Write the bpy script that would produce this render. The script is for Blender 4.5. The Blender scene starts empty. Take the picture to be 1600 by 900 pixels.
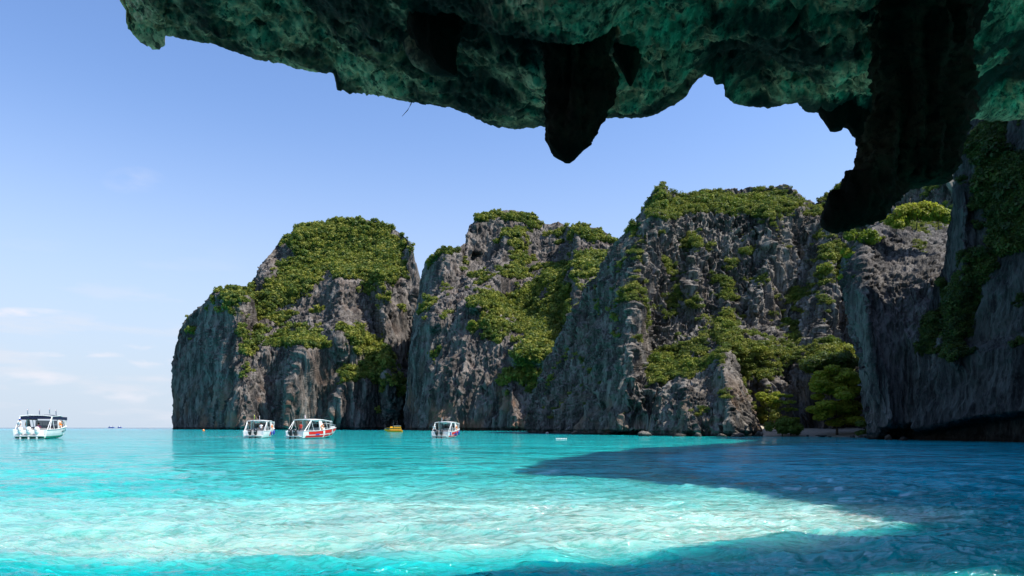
import bpy, bmesh, math, random
import numpy as np
from mathutils import Vector, Matrix

S = bpy.context.scene
COL = S.collection
random.seed(7)
RNG = np.random.default_rng(7)

# ------------------------------------------------------------------ camera, sky, sun
CAM_H = 2.2            # height of the lens above the sea
FP = 1067.0            # focal length in photo pixels (1600 wide)
HZ = 668.0             # horizon row of the photo
cam_d = bpy.data.cameras.new('camera')
cam = bpy.data.objects.new('camera', cam_d)
COL.objects.link(cam)
cam.location = (0, 0, CAM_H)
cam.rotation_euler = (math.radians(90), 0, 0)
cam_d.sensor_width = 36.0
cam_d.lens = 36.0 * FP / 1600.0
cam_d.shift_y = (HZ - 450.0) / 1600.0
cam_d.clip_start = 0.05
cam_d.clip_end = 60000
S.camera = cam

SUN_EL = math.radians(54)
SUN_AZ = math.radians(-14)      # from +X (right) towards -Y (behind the camera)
sun_dir = Vector((math.cos(SUN_EL) * math.cos(SUN_AZ), math.cos(SUN_EL) * math.sin(SUN_AZ), math.sin(SUN_EL)))

W = bpy.data.worlds.new('World')
S.world = W
W.use_nodes = True
nt = W.node_tree
nt.nodes.clear()
wo = nt.nodes.new('ShaderNodeOutputWorld')
bg = nt.nodes.new('ShaderNodeBackground')
sky = nt.nodes.new('ShaderNodeTexSky')
sky.sky_type = 'NISHITA'
sky.sun_disc = False
sky.sun_elevation = SUN_EL
# Blender measures sun_rotation clockwise from +Y
sky.sun_rotation = math.atan2(sun_dir.x, sun_dir.y)
sky.altitude = 0
sky.air_density = 1.0
sky.dust_density = 1.0
sky.ozone_density = 1.0
bg.inputs['Strength'].default_value = 0.10
tc = nt.nodes.new('ShaderNodeTexCoord')


def wn(t, **kw):
    n = nt.nodes.new(t)
    for k, v in kw.items():
        setattr(n, k, v)
    return n


# thin clouds low over the horizon, wisps higher up
sep = wn('ShaderNodeSeparateXYZ')
nt.links.new(tc.outputs['Generated'], sep.inputs[0])
mp = wn('ShaderNodeMapping')
mp.inputs['Scale'].default_value = (3.0, 3.0, 16.0)
nt.links.new(tc.outputs['Generated'], mp.inputs[0])
nz = wn('ShaderNodeTexNoise')
nz.inputs['Scale'].default_value = 2.3
nz.inputs['Detail'].default_value = 7
nz.inputs['Roughness'].default_value = 0.55
nt.links.new(mp.outputs[0], nz.inputs[0])
cr = wn('ShaderNodeMapRange', interpolation_type='SMOOTHSTEP')
cr.inputs['From Min'].default_value = 0.50
cr.inputs['From Max'].default_value = 0.68
nt.links.new(nz.outputs[0], cr.inputs[0])
hb = wn('ShaderNodeMapRange', interpolation_type='SMOOTHSTEP')   # only the low band of the sky
hb.inputs['From Min'].default_value = 0.26
hb.inputs['From Max'].default_value = 0.05
nt.links.new(sep.outputs['Z'], hb.inputs[0])
mm = wn('ShaderNodeMath', operation='MULTIPLY')
nt.links.new(cr.outputs[0], mm.inputs[0])
nt.links.new(hb.outputs[0], mm.inputs[1])
m2 = wn('ShaderNodeMath', operation='MULTIPLY')
nt.links.new(mm.outputs[0], m2.inputs[0])
m2.inputs[1].default_value = 0.6
# marine haze whitening the lowest sky
hz = wn('ShaderNodeMapRange', interpolation_type='SMOOTHERSTEP')
hz.inputs['From Min'].default_value = 0.50
hz.inputs['From Max'].default_value = -0.05
hz.inputs['To Max'].default_value = 0.95
nt.links.new(sep.outputs['Z'], hz.inputs[0])
tint = wn('ShaderNodeMix', data_type='RGBA', blend_type='MULTIPLY')
tint.inputs['Factor'].default_value = 1.0
tint.inputs['B'].default_value = (1.13, 1.31, 1.62, 1)
nt.links.new(sky.outputs[0], tint.inputs['A'])
mh = wn('ShaderNodeMix', data_type='RGBA')
mh.inputs['B'].default_value = (4.3, 4.98, 5.9, 1)
nt.links.new(hz.outputs[0], mh.inputs['Factor'])
nt.links.new(tint.outputs['Result'], mh.inputs['A'])
mc = wn('ShaderNodeMix', data_type='RGBA')
mc.inputs['B'].default_value = (5.4, 5.6, 6.2, 1)
nt.links.new(m2.outputs[0], mc.inputs['Factor'])
nt.links.new(mh.outputs['Result'], mc.inputs['A'])
# a few separate wisps and one puff low on the left, each where it floats in the sky (bearing, height)
def wm(op, a, b=None, clamp=False):
    n = wn('ShaderNodeMath', operation=op)
    n.use_clamp = clamp
    for i, v in enumerate((a, b)):
        if v is None: continue
        if hasattr(v, 'links'): nt.links.new(v, n.inputs[i])
        else: n.inputs[i].default_value = v
    return n.outputs[0]


ysafe = wm('MAXIMUM', sep.outputs['Y'], 0.05)
uu_ = wm('DIVIDE', sep.outputs['X'], ysafe)
vv_ = wm('DIVIDE', sep.outputs['Z'], ysafe)
nz2 = wn('ShaderNodeTexNoise')
nz2.inputs['Scale'].default_value = 22
nz2.inputs['Detail'].default_value = 6
mp2 = wn('ShaderNodeMapping')
mp2.inputs['Scale'].default_value = (1, 1, 2.6)
nt.links.new(tc.outputs['Generated'], mp2.inputs[0])
nt.links.new(mp2.outputs[0], nz2.inputs[0])
acc = None
for (u0, v0, ru, rv, st) in ((-0.735, 0.169, 0.085, 0.008, 1.3), (-0.63, 0.107, 0.13, 0.005, 0.8), (-0.527, 0.103, 0.040, 0.018, 1.2), (-0.56, 0.112, 0.022, 0.012, 0.7),
                             (-0.70, 0.072, 0.07, 0.012, 0.6), (-0.56, 0.045, 0.12, 0.012, 0.5), (-0.555, 0.362, 0.050, 0.022, 0.16)):
    du = wm('DIVIDE', wm('SUBTRACT', uu_, u0), ru)
    dv = wm('DIVIDE', wm('SUBTRACT', vv_, v0), rv)
    r2 = wm('ADD', wm('MULTIPLY', du, du), wm('MULTIPLY', dv, dv))
    k_ = wm('MULTIPLY', wm('SUBTRACT', 1.0, r2, True), st)
    acc = k_ if acc is None else wm('MAXIMUM', acc, k_)
cn = wm('MULTIPLY', acc, wm('MULTIPLY', wm('SUBTRACT', nz2.outputs[0], 0.40, True), 4.5), True)
mc2 = wn('ShaderNodeMix', data_type='RGBA')
mc2.inputs['B'].default_value = (6.2, 6.1, 6.6, 1)
nt.links.new(cn, mc2.inputs['Factor'])
nt.links.new(mc.outputs['Result'], mc2.inputs['A'])
nt.links.new(mc2.outputs['Result'], bg.inputs['Color'])
nt.links.new(bg.outputs[0], wo.inputs[0])

sl = bpy.data.lights.new('sun', 'SUN')
sl.energy = 5.0
sl.angle = math.radians(0.5)
sl.color = (1.0, 0.95, 0.87)
so = bpy.data.objects.new('sun', sl)
COL.objects.link(so)
so.rotation_euler = (-sun_dir).to_track_quat('-Z', 'Y').to_euler()

vs = S.view_settings
S.display_settings.display_device = 'sRGB'
vs.view_transform = 'Standard'
vs.look = 'None'
vs.exposure = 0.585
vs.gamma = 1.0
S.cycles.use_denoising = True
S.cycles.max_bounces = 6
S.cycles.diffuse_bounces = 3
S.cycles.glossy_bounces = 3
S.cycles.transparent_max_bounces = 6
S.cycles.caustics_reflective = False
S.cycles.caustics_refractive = False


# ------------------------------------------------------------------ noise
_PT = RNG.permutation(256).astype(np.int32)
_PT = np.concatenate([_PT, _PT])


def _hash(ix, iy, iz, seed):
    return _PT[_PT[_PT[(ix + seed * 37) & 255] + (iy & 255)] + ((iz + seed * 101) & 255)]


_G = RNG.normal(size=(256, 3)).astype(np.float32)
_G /= np.linalg.norm(_G, axis=1)[:, None]
_GX, _GY, _GZ = [np.ascontiguousarray(_G[:, i]) for i in range(3)]


def gnoise(x, y, z, seed=0):
    x, y, z = np.broadcast_arrays(x, y, z)
    x0 = np.floor(x); y0 = np.floor(y); z0 = np.floor(z)
    fx = (x - x0).astype(np.float32); fy = (y - y0).astype(np.float32); fz = (z - z0).astype(np.float32)
    X0 = x0.astype(np.int32); Y0 = y0.astype(np.int32); Z0 = z0.astype(np.int32)
    ux = fx * fx * fx * (fx * (fx * 6 - 15) + 10)
    uy = fy * fy * fy * (fy * (fy * 6 - 15) + 10)
    uz = fz * fz * fz * (fz * (fz * 6 - 15) + 10)
    r = 0
    for dx in (0, 1):
        a = _PT[(X0 + dx + seed * 37) & 255]
        for dy in (0, 1):
            c = _PT[a + ((Y0 + dy) & 255)]
            wxy = (ux if dx else 1 - ux) * (uy if dy else 1 - uy)
            for dz in (0, 1):
                g = _PT[c + ((Z0 + dz + seed * 101) & 255)]
                d = _GX[g] * (fx - dx) + _GY[g] * (fy - dy) + _GZ[g] * (fz - dz)
                r = r + wxy * (uz if dz else 1 - uz) * d
    return (r * 1.6).astype(np.float64)


def fbm(x, y, z, oct=4, seed=0, gain=0.5, lac=2.03):
    a = 1.0; r = 0; t = 0
    for i in range(oct):
        r = r + a * gnoise(x, y, z, seed + i)
        t += a; a *= gain
        x = x * lac; y = y * lac; z = z * lac
    return r / t


def ridged(x, y, z, oct=3, seed=0, gain=0.55):
    a = 1.0; r = 0; t = 0
    for i in range(oct):
        r = r + a * (1 - np.abs(gnoise(x, y, z, seed + i)) * 2.0)
        t += a; a *= gain
        x = x * 2.1; y = y * 2.1; z = z * 2.1
    return r / t


def sm(x):
    x = np.clip(x, 0, 1)
    return x * x * (3 - 2 * x)


# ------------------------------------------------------------------ materials
def new_mat(name):
    m = bpy.data.materials.new(name)
    m.use_nodes = True
    t = m.node_tree
    t.nodes.clear()
    out = t.nodes.new('ShaderNodeOutputMaterial')
    b = t.nodes.new('ShaderNodeBsdfPrincipled')
    t.links.new(b.outputs[0], out.inputs[0])
    return m, t, b, out


def nd(t, kind, **kw):
    n = t.nodes.new(kind)
    for k, v in kw.items():
        if k.startswith('i_'):
            n.inputs[k[2:].replace('_', ' ')].default_value = v
        else:
            setattr(n, k, v)
    return n


def ramp(t, src, stops):
    r = t.nodes.new('ShaderNodeValToRGB')
    e = r.color_ramp.elements
    while len(e) < len(stops):
        e.new(0.5)
    for k, (p, c) in zip(e, stops):
        k.position = p
        k.color = (c[0], c[1], c[2], 1)
    t.links.new(src, r.inputs[0])
    return r.outputs[0]


def noise_node(t, vec, scale, detail=5, rough=0.55, stretch=None, lac=2.0, dist=0.0):
    if stretch:
        m = nd(t, 'ShaderNodeMapping')
        m.inputs['Scale'].default_value = stretch
        t.links.new(vec, m.inputs[0])
        vec = m.outputs[0]
    n = nd(t, 'ShaderNodeTexNoise', i_Scale=scale, i_Detail=detail, i_Roughness=rough, i_Distortion=dist)
    t.links.new(vec, n.inputs[0])
    return n.outputs[0]


def mixc(t, fac, a, b, blend='MIX'):
    m = nd(t, 'ShaderNodeMix', data_type='RGBA', blend_type=blend)
    for s, v in (('Factor', fac), ('A', a), ('B', b)):
        if hasattr(v, 'is_output') or hasattr(v, 'links'):
            t.links.new(v, m.inputs[s])
        elif s == 'Factor':
            m.inputs[s].default_value = v
        else:
            m.inputs[s].default_value = (v[0], v[1], v[2], 1)
    return m.outputs['Result']


def mrange(t, src, a, b, c=0.0, d=1.0, smooth=True):
    r = nd(t, 'ShaderNodeMapRange', interpolation_type='SMOOTHSTEP' if smooth else 'LINEAR')
    r.inputs['From Min'].default_value = a
    r.inputs['From Max'].default_value = b
    r.inputs['To Min'].default_value = c
    r.inputs['To Max'].default_value = d
    t.links.new(src, r.inputs[0])
    return r.outputs[0]


def mathn(t, op, a, b=None):
    m = nd(t, 'ShaderNodeMath', operation=op)
    for i, v in enumerate((a, b)):
        if v is None:
            continue
        if hasattr(v, 'links'):
            t.links.new(v, m.inputs[i])
        else:
            m.inputs[i].default_value = v
    return m.outputs[0]


def rock_material(name, unit, base, dark, pale, warm, warm_top=20.0, green=(0.032, 0.043, 0.010), bump=0.6, warm_amt=0.8, stain=0.75):
    """Weathered limestone: vertical stains, pale faces, ochre patches low down, green where plants root."""
    m, t, b, out = new_mat(name)
    geo = nd(t, 'ShaderNodeNewGeometry')
    P = geo.outputs['Position']
    sx = nd(t, 'ShaderNodeSeparateXYZ')
    t.links.new(P, sx.inputs[0])
    n1 = noise_node(t, P, 0.9 / unit, 6, 0.6, (1, 1, 0.22))
    n2 = noise_node(t, P, 3.4 / unit, 6, 0.7, (1, 1, 0.16))
    n3 = noise_node(t, P, 0.35 / unit, 4, 0.5)
    n5 = noise_node(t, P, 0.55 / unit, 5, 0.6, (1, 1, 0.12))
    n6 = noise_node(t, P, 1.7 / unit, 4, 0.6, (1, 1, 0.08))
    n4 = noise_node(t, P, 9.0 / unit, 4, 0.7, (1, 1, 0.4))
    c = mixc(t, mrange(t, n1, 0.35, 0.65), base, pale)
    c = mixc(t, mrange(t, n2, 0.46, 0.62, 0, stain), c, dark)
    c = mixc(t, mrange(t, n5, 0.52, 0.62, 0, 0.75), c, dark)
    c = mixc(t, mrange(t, n6, 0.60, 0.68, 0, 0.5), c, pale)
    c = mixc(t, mrange(t, n4, 0.5, 0.72, 0, 0.55), c, pale)
    low = mrange(t, sx.outputs['Z'], warm_top, 0.0)
    wf = mathn(t, 'MULTIPLY', mrange(t, n3, 0.5, 0.66), mathn(t, 'ADD', mathn(t, 'MULTIPLY', low, warm_amt), 0.12))
    c = mixc(t, wf, c, warm)
    # tide line: dark wet band
    wet = mrange(t, sx.outputs['Z'], unit * 0.16 + 0.5, 0.2)
    c = mixc(t, mathn(t, 'MULTIPLY', wet, 0.8), c, (0.02, 0.02, 0.018))
    at = nd(t, 'ShaderNodeAttribute', attribute_name='veg')
    vf = mathn(t, 'ADD', at.outputs['Fac'], mathn(t, 'MULTIPLY', mathn(t, 'SUBTRACT', n4, 0.5), 0.9))
    gn = noise_node(t, P, 2.2 / unit, 4, 0.6)
    gc = mixc(t, gn, green, (green[0] * 1.9, green[1] * 1.45, green[2] * 1.3))
    c = mixc(t, mrange(t, vf, 0.38, 0.62), c, gc)
    t.links.new(c, b.inputs['Base Color'])
    b.inputs['Roughness'].default_value = 0.92
    b.inputs['Specular IOR Level'].default_value = 0.2
    bn = nd(t, 'ShaderNodeBump', i_Strength=bump, i_Distance=unit * 0.25)
    hsum = mathn(t, 'ADD', mathn(t, 'MULTIPLY', n2, 1.0), mathn(t, 'MULTIPLY', n4, 0.6))
    t.links.new(hsum, bn.inputs['Height'])
    t.links.new(bn.outputs[0], b.inputs['Normal'])
    return m


def leaf_material(name, c1, c2, c3, trans=0.35):
    m, t, b, out = new_mat(name)
    info = nd(t, 'ShaderNodeObjectInfo')
    geo = nd(t, 'ShaderNodeNewGeometry')
    col = nd(t, 'ShaderNodeAttribute', attribute_name='tone')
    n = noise_node(t, geo.outputs['Position'], 0.11, 3, 0.6)
    f = mathn(t, 'ADD', mathn(t, 'MULTIPLY', info.outputs['Random'], 0.85), mathn(t, 'MULTIPLY', col.outputs['Fac'], 0.35))
    f = mathn(t, 'ADD', f, mathn(t, 'MULTIPLY', mathn(t, 'SUBTRACT', n, 0.4), 0.9))
    c = ramp(t, f, [(0.0, c1), (0.5, c2), (1.0, c3)])
    b.inputs['Roughness'].default_value = 0.6
    b.inputs['Specular IOR Level'].default_value = 0.25
    t.links.new(c, b.inputs['Base Color'])
    tr = nd(t, 'ShaderNodeBsdfTranslucent')
    tc_ = mixc(t, 0.5, c, (0.16, 0.2, 0.02))
    t.links.new(tc_, tr.inputs['Color'])
    mx = nd(t, 'ShaderNodeMixShader')
    mx.inputs[0].default_value = trans
    t.links.new(b.outputs[0], mx.inputs[1])
    t.links.new(tr.outputs[0], mx.inputs[2])
    t.links.new(mx.outputs[0], out.inputs[0])
    return m


def plain(name, c, rough=0.5, spec=0.5, metal=0.0, coat=0.0, var=0.0):
    m, t, b, out = new_mat(name)
    if var:
        geo = nd(t, 'ShaderNodeNewGeometry')
        n = noise_node(t, geo.outputs['Position'], 1.3, 4, 0.6)
        cc = mixc(t, mrange(t, n, 0.3, 0.7, 0, 1), c, tuple(x * (1 - var) for x in c))
        t.links.new(cc, b.inputs['Base Color'])
    else:
        b.inputs['Base Color'].default_value = (*c, 1)
    b.inputs['Roughness'].default_value = rough
    b.inputs['Specular IOR Level'].default_value = spec
    b.inputs['Metallic'].default_value = metal
    b.inputs['Coat Weight'].default_value = coat
    return m


def glass_mat(name, c):
    m, t, b, out = new_mat(name)
    tr = nd(t, 'ShaderNodeBsdfTransparent')
    tr.inputs[0].default_value = (*c, 1)
    b.inputs['Base Color'].default_value = (0.02, 0.025, 0.03, 1)
    b.inputs['Roughness'].default_value = 0.05
    mx = nd(t, 'ShaderNodeMixShader')
    mx.inputs[0].default_value = 0.4
    t.links.new(tr.outputs[0], mx.inputs[1])
    t.links.new(b.outputs[0], mx.inputs[2])
    t.links.new(mx.outputs[0], out.inputs[0])
    return m


# ------------------------------------------------------------------ object helpers
def tag(o, label=None, cat=None, group=None, kind=None):
    if label: o['label'] = label
    if cat: o['category'] = cat
    if group: o['group'] = group
    if kind: o['kind'] = kind
    return o


def link(name, me, mat=None, parent=None, smooth=False):
    o = bpy.data.objects.new(name, me)
    COL.objects.link(o)
    if mat:
        me.materials.append(mat)
    if parent:
        o.parent = parent
    if smooth:
        me.polygons.foreach_set('use_smooth', np.ones(len(me.polygons), bool))
    return o


def empty(name, loc=(0, 0, 0), rz=0.0):
    o = bpy.data.objects.new(name, None)
    o.empty_display_size = 0.3
    COL.objects.link(o)
    o.location = loc
    o.rotation_euler = (0, 0, rz)
    return o


def fast_mesh(name, V, Q, attrs=None, extra=()):
    """V (n,3), Q (m,4) quads, extra n-gons."""
    me = bpy.data.meshes.new(name)
    V = np.asarray(V, np.float32)
    Q = np.asarray(Q, np.int32)
    ne = sum(len(e) for e in extra)
    me.vertices.add(len(V))
    me.vertices.foreach_set('co', V.ravel())
    k = Q.shape[1] if len(Q) else 4
    me.loops.add(Q.size + ne)
    li = np.concatenate([Q.ravel()] + [np.asarray(e, np.int32) for e in extra]) if extra else Q.ravel()
    me.loops.foreach_set('vertex_index', li.astype(np.int32))
    me.polygons.add(len(Q) + len(extra))
    st = np.arange(len(Q)) * k
    tot = np.full(len(Q), k)
    s = Q.size
    for e in extra:
        st = np.append(st, s); tot = np.append(tot, len(e)); s += len(e)
    me.polygons.foreach_set('loop_start', st.astype(np.int32))
    me.polygons.foreach_set('loop_total', tot.astype(np.int32))
    for an, av in (attrs or {}).items():
        a = me.attributes.new(an, 'FLOAT', 'POINT')
        a.data.foreach_set('value', np.asarray(av, np.float32))
    me.update(calc_edges=True)
    me.validate()
    return me


def P(px, py, Y):
    """world point seen at photo pixel (px, py) at distance Y in front of the camera"""
    return np.stack([(px - 800.0) / FP * Y, Y + 0 * px, CAM_H + (HZ - py) / FP * Y], -1)


# ------------------------------------------------------------------ terrain relief primitives
def f_ridge(crest, amp, wl, wr, ft=25, fb=25):
    c = sorted(crest, key=lambda q: q[1])
    ys = [q[1] for q in c]; xs = [q[0] for q in c]

    def g(px, py):
        d = px - np.interp(py, ys, xs)
        w = np.where(d < 0, wl, wr)
        k = np.clip(1 - np.abs(d) / w, 0, 1)
        k = k * 0.6 + 0.4 * k * k * (3 - 2 * k)
        e = sm((py - (ys[0] - ft)) / ft) * sm(((ys[-1] + fb) - py) / fb)
        return -amp * k * e
    return g


def f_ledge(line, amp, w, fx=25):
    c = sorted(line)
    xs = [q[0] for q in c]; ys = [q[1] for q in c]

    def g(px, py):
        y = np.interp(px, xs, ys)
        e = sm((px - (xs[0] - fx)) / fx) * sm(((xs[-1] + fx) - px) / fx)
        return amp * sm((y - py) / w) * e
    return g


def f_notch(line, amp, w, fx=25):
    c = sorted(line)
    xs = [q[0] for q in c]; ys = [q[1] for q in c]

    def g(px, py):
        y = np.interp(px, xs, ys)
        e = sm((px - (xs[0] - fx)) / fx) * sm(((xs[-1] + fx) - px) / fx)
        return amp * sm((py - y) / w) * e
    return g


def grid_normals(V):
    du = np.gradient(V, axis=0)
    dv = np.gradient(V, axis=1)
    n = np.cross(du, dv)
    n /= np.linalg.norm(n, axis=-1, keepdims=True) + 1e-9
    s = np.sign((n * (np.array([0, 0, CAM_H]) - V)).sum(-1, keepdims=True))
    s[s == 0] = 1
    return n * s


CL = {}


def cliff(name, cols, feats, mat, unit, step=1.0, prof=1.8, thick=60, veg=(), seed=0, amp=1.0, flute=1.0, slopeveg=0.35, zveg=None, vegcut=0.0, bdir=None, spill=0.75, backveg=0.6):
    """A rock mass. cols: (px base, Y base, px top, py top, Y top) read along its foot and skyline."""
    C = np.array(cols, float)
    bpy_ = HZ + (CAM_H + 1.5) * FP / C[:, 1]
    seg = np.maximum(np.abs(np.diff(C[:, 0])), np.hypot(np.diff(C[:, 2]), np.diff(C[:, 3])))
    mx_ = (C[1:, 2] + C[:-1, 2]) / 2
    seg = seg * np.where(mx_ > 1640, 0.12, 1.0)      # coarser where the wall runs on past the picture
    s = np.concatenate([[0], np.cumsum(seg)])
    n = max(8, int(s[-1] / step))
    u = np.linspace(0, s[-1], n)
    pb, Yb, pt, yt, Yt = [np.interp(u, s, C[:, i]) for i in range(5)]
    yb = np.interp(u, s, bpy_)
    # rough skyline
    yt = yt + 1.6 * fbm(u / 11, u * 0, u * 0, 3, seed + 70) * np.clip((yb - yt) / 60, 0, 1) * 2
    hmax = np.minimum(yb - yt, 620)[pt < 1700].max()
    nr = int(hmax / step)
    T = np.linspace(0, 1, nr)[None, :]
    px = pb[:, None] * (1 - T) + pt[:, None] * T
    py = yb[:, None] * (1 - T) + yt[:, None] * T
    Y = Yb[:, None] + (Yt - Yb)[:, None] * T ** prof
    for f in feats:
        Y = Y + f(px, py)
    V = P(px, py, Y)
    x, y, z = V[..., 0] / unit, V[..., 1] / unit, V[..., 2] / unit
    # large irregular masses, then vertical fluting, then crumbs
    N = grid_normals(V)
    vm = vegfield(px, py, veg, unit, V, N, seed, slopeveg, spill, vegcut)
    soft = 1 - 0.6 * vm
    wx = x + 0.35 * fbm(x * .5, y * .5, z * .35, 3, seed + 9)
    wy = y + 0.35 * fbm(x * .5 + 9, y * .5, z * .35, 3, seed + 11)
    big = fbm(x * 0.22, y * 0.22, z * 0.13, 3, seed) * 1.5
    f1 = ridged(wx * 0.9, wy * 0.9, z * 0.10, 2, seed + 20, 0.6) - 0.4
    f2 = ridged(wx * 2.5, wy * 2.5, z * 0.15, 2, seed + 24, 0.6) - 0.45
    f3 = ridged(wx * 6.2, wy * 6.2, z * 0.5, 2, seed + 28, 0.7) - 0.45
    # broken into tiers: the flutes stop and start at uneven ledges
    tier = gnoise(x * 0.6, y * 0.6, z * 0.8 + 0.8 * fbm(x * .4, y * .4, z * 0, 2, seed + 33), seed + 34)
    blk = fbm(x * 0.9, y * 0.9, z * 0.4, 4, seed + 40)
    fine = fbm(x * 5.0, y * 5.0, z * 3.2, 2, seed + 60)
    d = (big + flute * soft * (0.95 * f1 + 0.85 * f2 * (1 + 0.5 * tier) + 0.32 * f3) + 0.34 * blk + 0.07 * fine + 0.10 * np.abs(tier)) * unit * amp * 0.55
    edge = np.minimum(1, np.minimum(np.arange(n)[:, None], n - 1 - np.arange(n)[:, None]) / 20.0) * np.clip(0.3 + (nr - 1 - np.arange(nr))[None, :] / 22.0, 0, 1)
    Nh = N.copy(); Nh[..., 2] *= 0.45
    V = V + Nh * (d * (0.16 + 0.84 * edge))[..., None]
    # wave-cut notch at the waterline
    k_ = sm((unit * 0.10 + 1.0 - V[..., 2]) / 0.8) * (0.5 + 0.5 * sm(0.5 + 2 * gnoise(x * .8, y * .8, z * 0, seed + 88)))
    V = V + np.stack([V[..., 0] / V[..., 1], np.ones_like(k_), 0 * k_], -1) * (k_ * unit * 0.28)[..., None]
    F = V.reshape(-1, 3)
    idx = np.arange(n * nr).reshape(n, nr)
    Q = np.stack([idx[:-1, :-1], idx[1:, :-1], idx[1:, 1:], idx[:-1, 1:]], -1).reshape(-1, 4)
    # far side
    nb = 7
    R = V[:, -1, :]
    K = np.arange(1, nb + 1)[None, :] / nb
    rz = R[:, 2:3]
    if bdir is None:
        bx = np.maximum(R[:, 0:1] / R[:, 1:2], 0) * 1.04 + 0 * K; by = 1.0
    else:
        bx, by = bdir[0] + 0 * K, bdir[1]
    B = np.stack([R[:, 0:1] * (1 - K) + V[:, 0, 0:1] * K + bx * thick * K ** 0.8, R[:, 1:2] * (1 - K) + np.maximum(R[:, 1:2], V[:, 0, 1:2]) * K + by * thick * K ** 0.8, rz - (rz + 1.5) * K ** 1.7], -1)
    B = B + 0.0
    B[..., 2] += (1 - K) * unit * fbm(B[..., 0] / unit / 2, B[..., 1] / unit / 2, B[..., 2] * 0, 3, seed + 5) * 0.8
    bi = n * nr + np.arange(n * nb).reshape(n, nb)
    full = np.concatenate([idx[:, -1:], bi], 1)
    Qb = np.stack([full[:-1, :-1], full[1:, :-1], full[1:, 1:], full[:-1, 1:]], -1).reshape(-1, 4)
    AV = np.concatenate([F, B.reshape(-1, 3)])
    vg = np.concatenate([vm.ravel(), np.full(n * nb, backveg)])
    caps = []
    for c in (0, n - 1):
        caps.append(list(idx[c, :]) + list(bi[c, :]))
    me = fast_mesh(name, AV, np.concatenate([Q, Qb]), {'veg': vg}, caps)
    o = link(name, me, mat)
    N2 = grid_normals(V)
    CL[name] = dict(V=V, N=N2, veg=vm, px=px, py=py, unit=unit, o=o)
    return o


def vegfield(px, py, blobs, unit, V, N, seed, slopeveg, spill, vegcut):
    f = np.zeros_like(px)
    for (cx, cy, rx, ry, rot, w) in blobs:
        a = math.radians(rot)
        dx = px - cx; dy = py - cy
        X = (dx * math.cos(a) + dy * math.sin(a)) / rx
        Yy = (-dx * math.sin(a) + dy * math.cos(a)) / ry
        r = np.sqrt(X * X + Yy * Yy)
        f = np.maximum(f, w * np.clip(1.35 - r * 0.9, 0, 1)) if w > 0 else f * (1 + w * np.clip(1.5 - r, 0, 1))
    x, y, z = V[..., 0] / unit, V[..., 1] / unit, V[..., 2] / unit
    f = 0.85 * f + spill * fbm(x * 0.6, y * 0.6, z * 0.6, 5, seed + 91, 0.66) + slopeveg * np.clip(N[..., 2] - 0.25, 0, 1) - 0.12 - vegcut
    return np.clip(f, 0, 1)


# ------------------------------------------------------------------ leaves and shrubs
def leaf_cloud(centers, radii, n, size, squash=0.8, seed=0, up=0.25, aspect=1.9):
    """n small leaf-sprig quads spread over the shells of several clumps; returns V, Q, tone"""
    r = np.random.default_rng(seed)
    centers = np.asarray(centers, float); radii = np.asarray(radii, float)
    p = radii ** 2; p = p / p.sum()
    c = r.choice(len(centers), n, p=p)
    d = r.normal(size=(n, 3)); d /= np.linalg.norm(d, axis=1)[:, None]
    rad = radii[c] * (0.62 + 0.42 * r.random(n) ** 0.6)
    pos = centers[c] + d * rad[:, None] * np.array([1, 1, squash])
    nrm = d + r.normal(size=(n, 3)) * 0.55 + np.array([0, 0, up])
    nrm /= np.linalg.norm(nrm, axis=1)[:, None]
    t = np.cross(nrm, r.normal(size=(n, 3))); t /= np.linalg.norm(t, axis=1)[:, None]
    b = np.cross(nrm, t)
    s = size * (0.6 + 0.8 * r.random(n))
    a = (t * s[:, None] * aspect * 0.5); bb = b * s[:, None] * 0.5
    V = np.stack([pos - a, pos + bb * 0.9 + a * 0.1, pos + a, pos - bb * 0.9 + a * 0.1], 1).reshape(-1, 3)
    Q = np.arange(n * 4).reshape(n, 4)
    tone = np.repeat(r.random(n), 4)
    return V, Q, tone


def tube_np(pts, rads, seg=6):
    pts = np.asarray(pts, float); V = []; Q = []
    for i, p in enumerate(pts):
        t = pts[min(i + 1, len(pts) - 1)] - pts[max(i - 1, 0)]
        t = t / (np.linalg.norm(t) + 1e-9)
        a = np.cross(t, (0.3, 0.1, 1.0)) if abs(t[2]) < 0.9 else np.cross(t, (1, 0.2, 0))
        a /= np.linalg.norm(a); b = np.cross(t, a)
        for k in range(seg):
            an = 2 * math.pi * k / seg
            V.append(p + (a * math.cos(an) + b * math.sin(an)) * rads[i])
    for i in range(len(pts) - 1):
        for k in range(seg):
            k2 = (k + 1) % seg
            Q.append((i * seg + k, i * seg + k2, (i + 1) * seg + k2, (i + 1) * seg + k))
    return np.array(V), np.array(Q)


LEAF_FAR = leaf_material('leaf_far', (0.022, 0.040, 0.010), (0.090, 0.140, 0.024), (0.26, 0.26, 0.045))
LEAF_NEAR = leaf_material('leaf_near', (0.035, 0.060, 0.010), (0.110, 0.165, 0.022), (0.24, 0.26, 0.032))
LEAF_LIME = leaf_material('leaf_lime', (0.06, 0.10, 0.014), (0.16, 0.23, 0.02), (0.33, 0.34, 0.03), 0.5)
BARK = plain('bark', (0.10, 0.08, 0.06), 0.9, 0.1, var=0.5)


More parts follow.
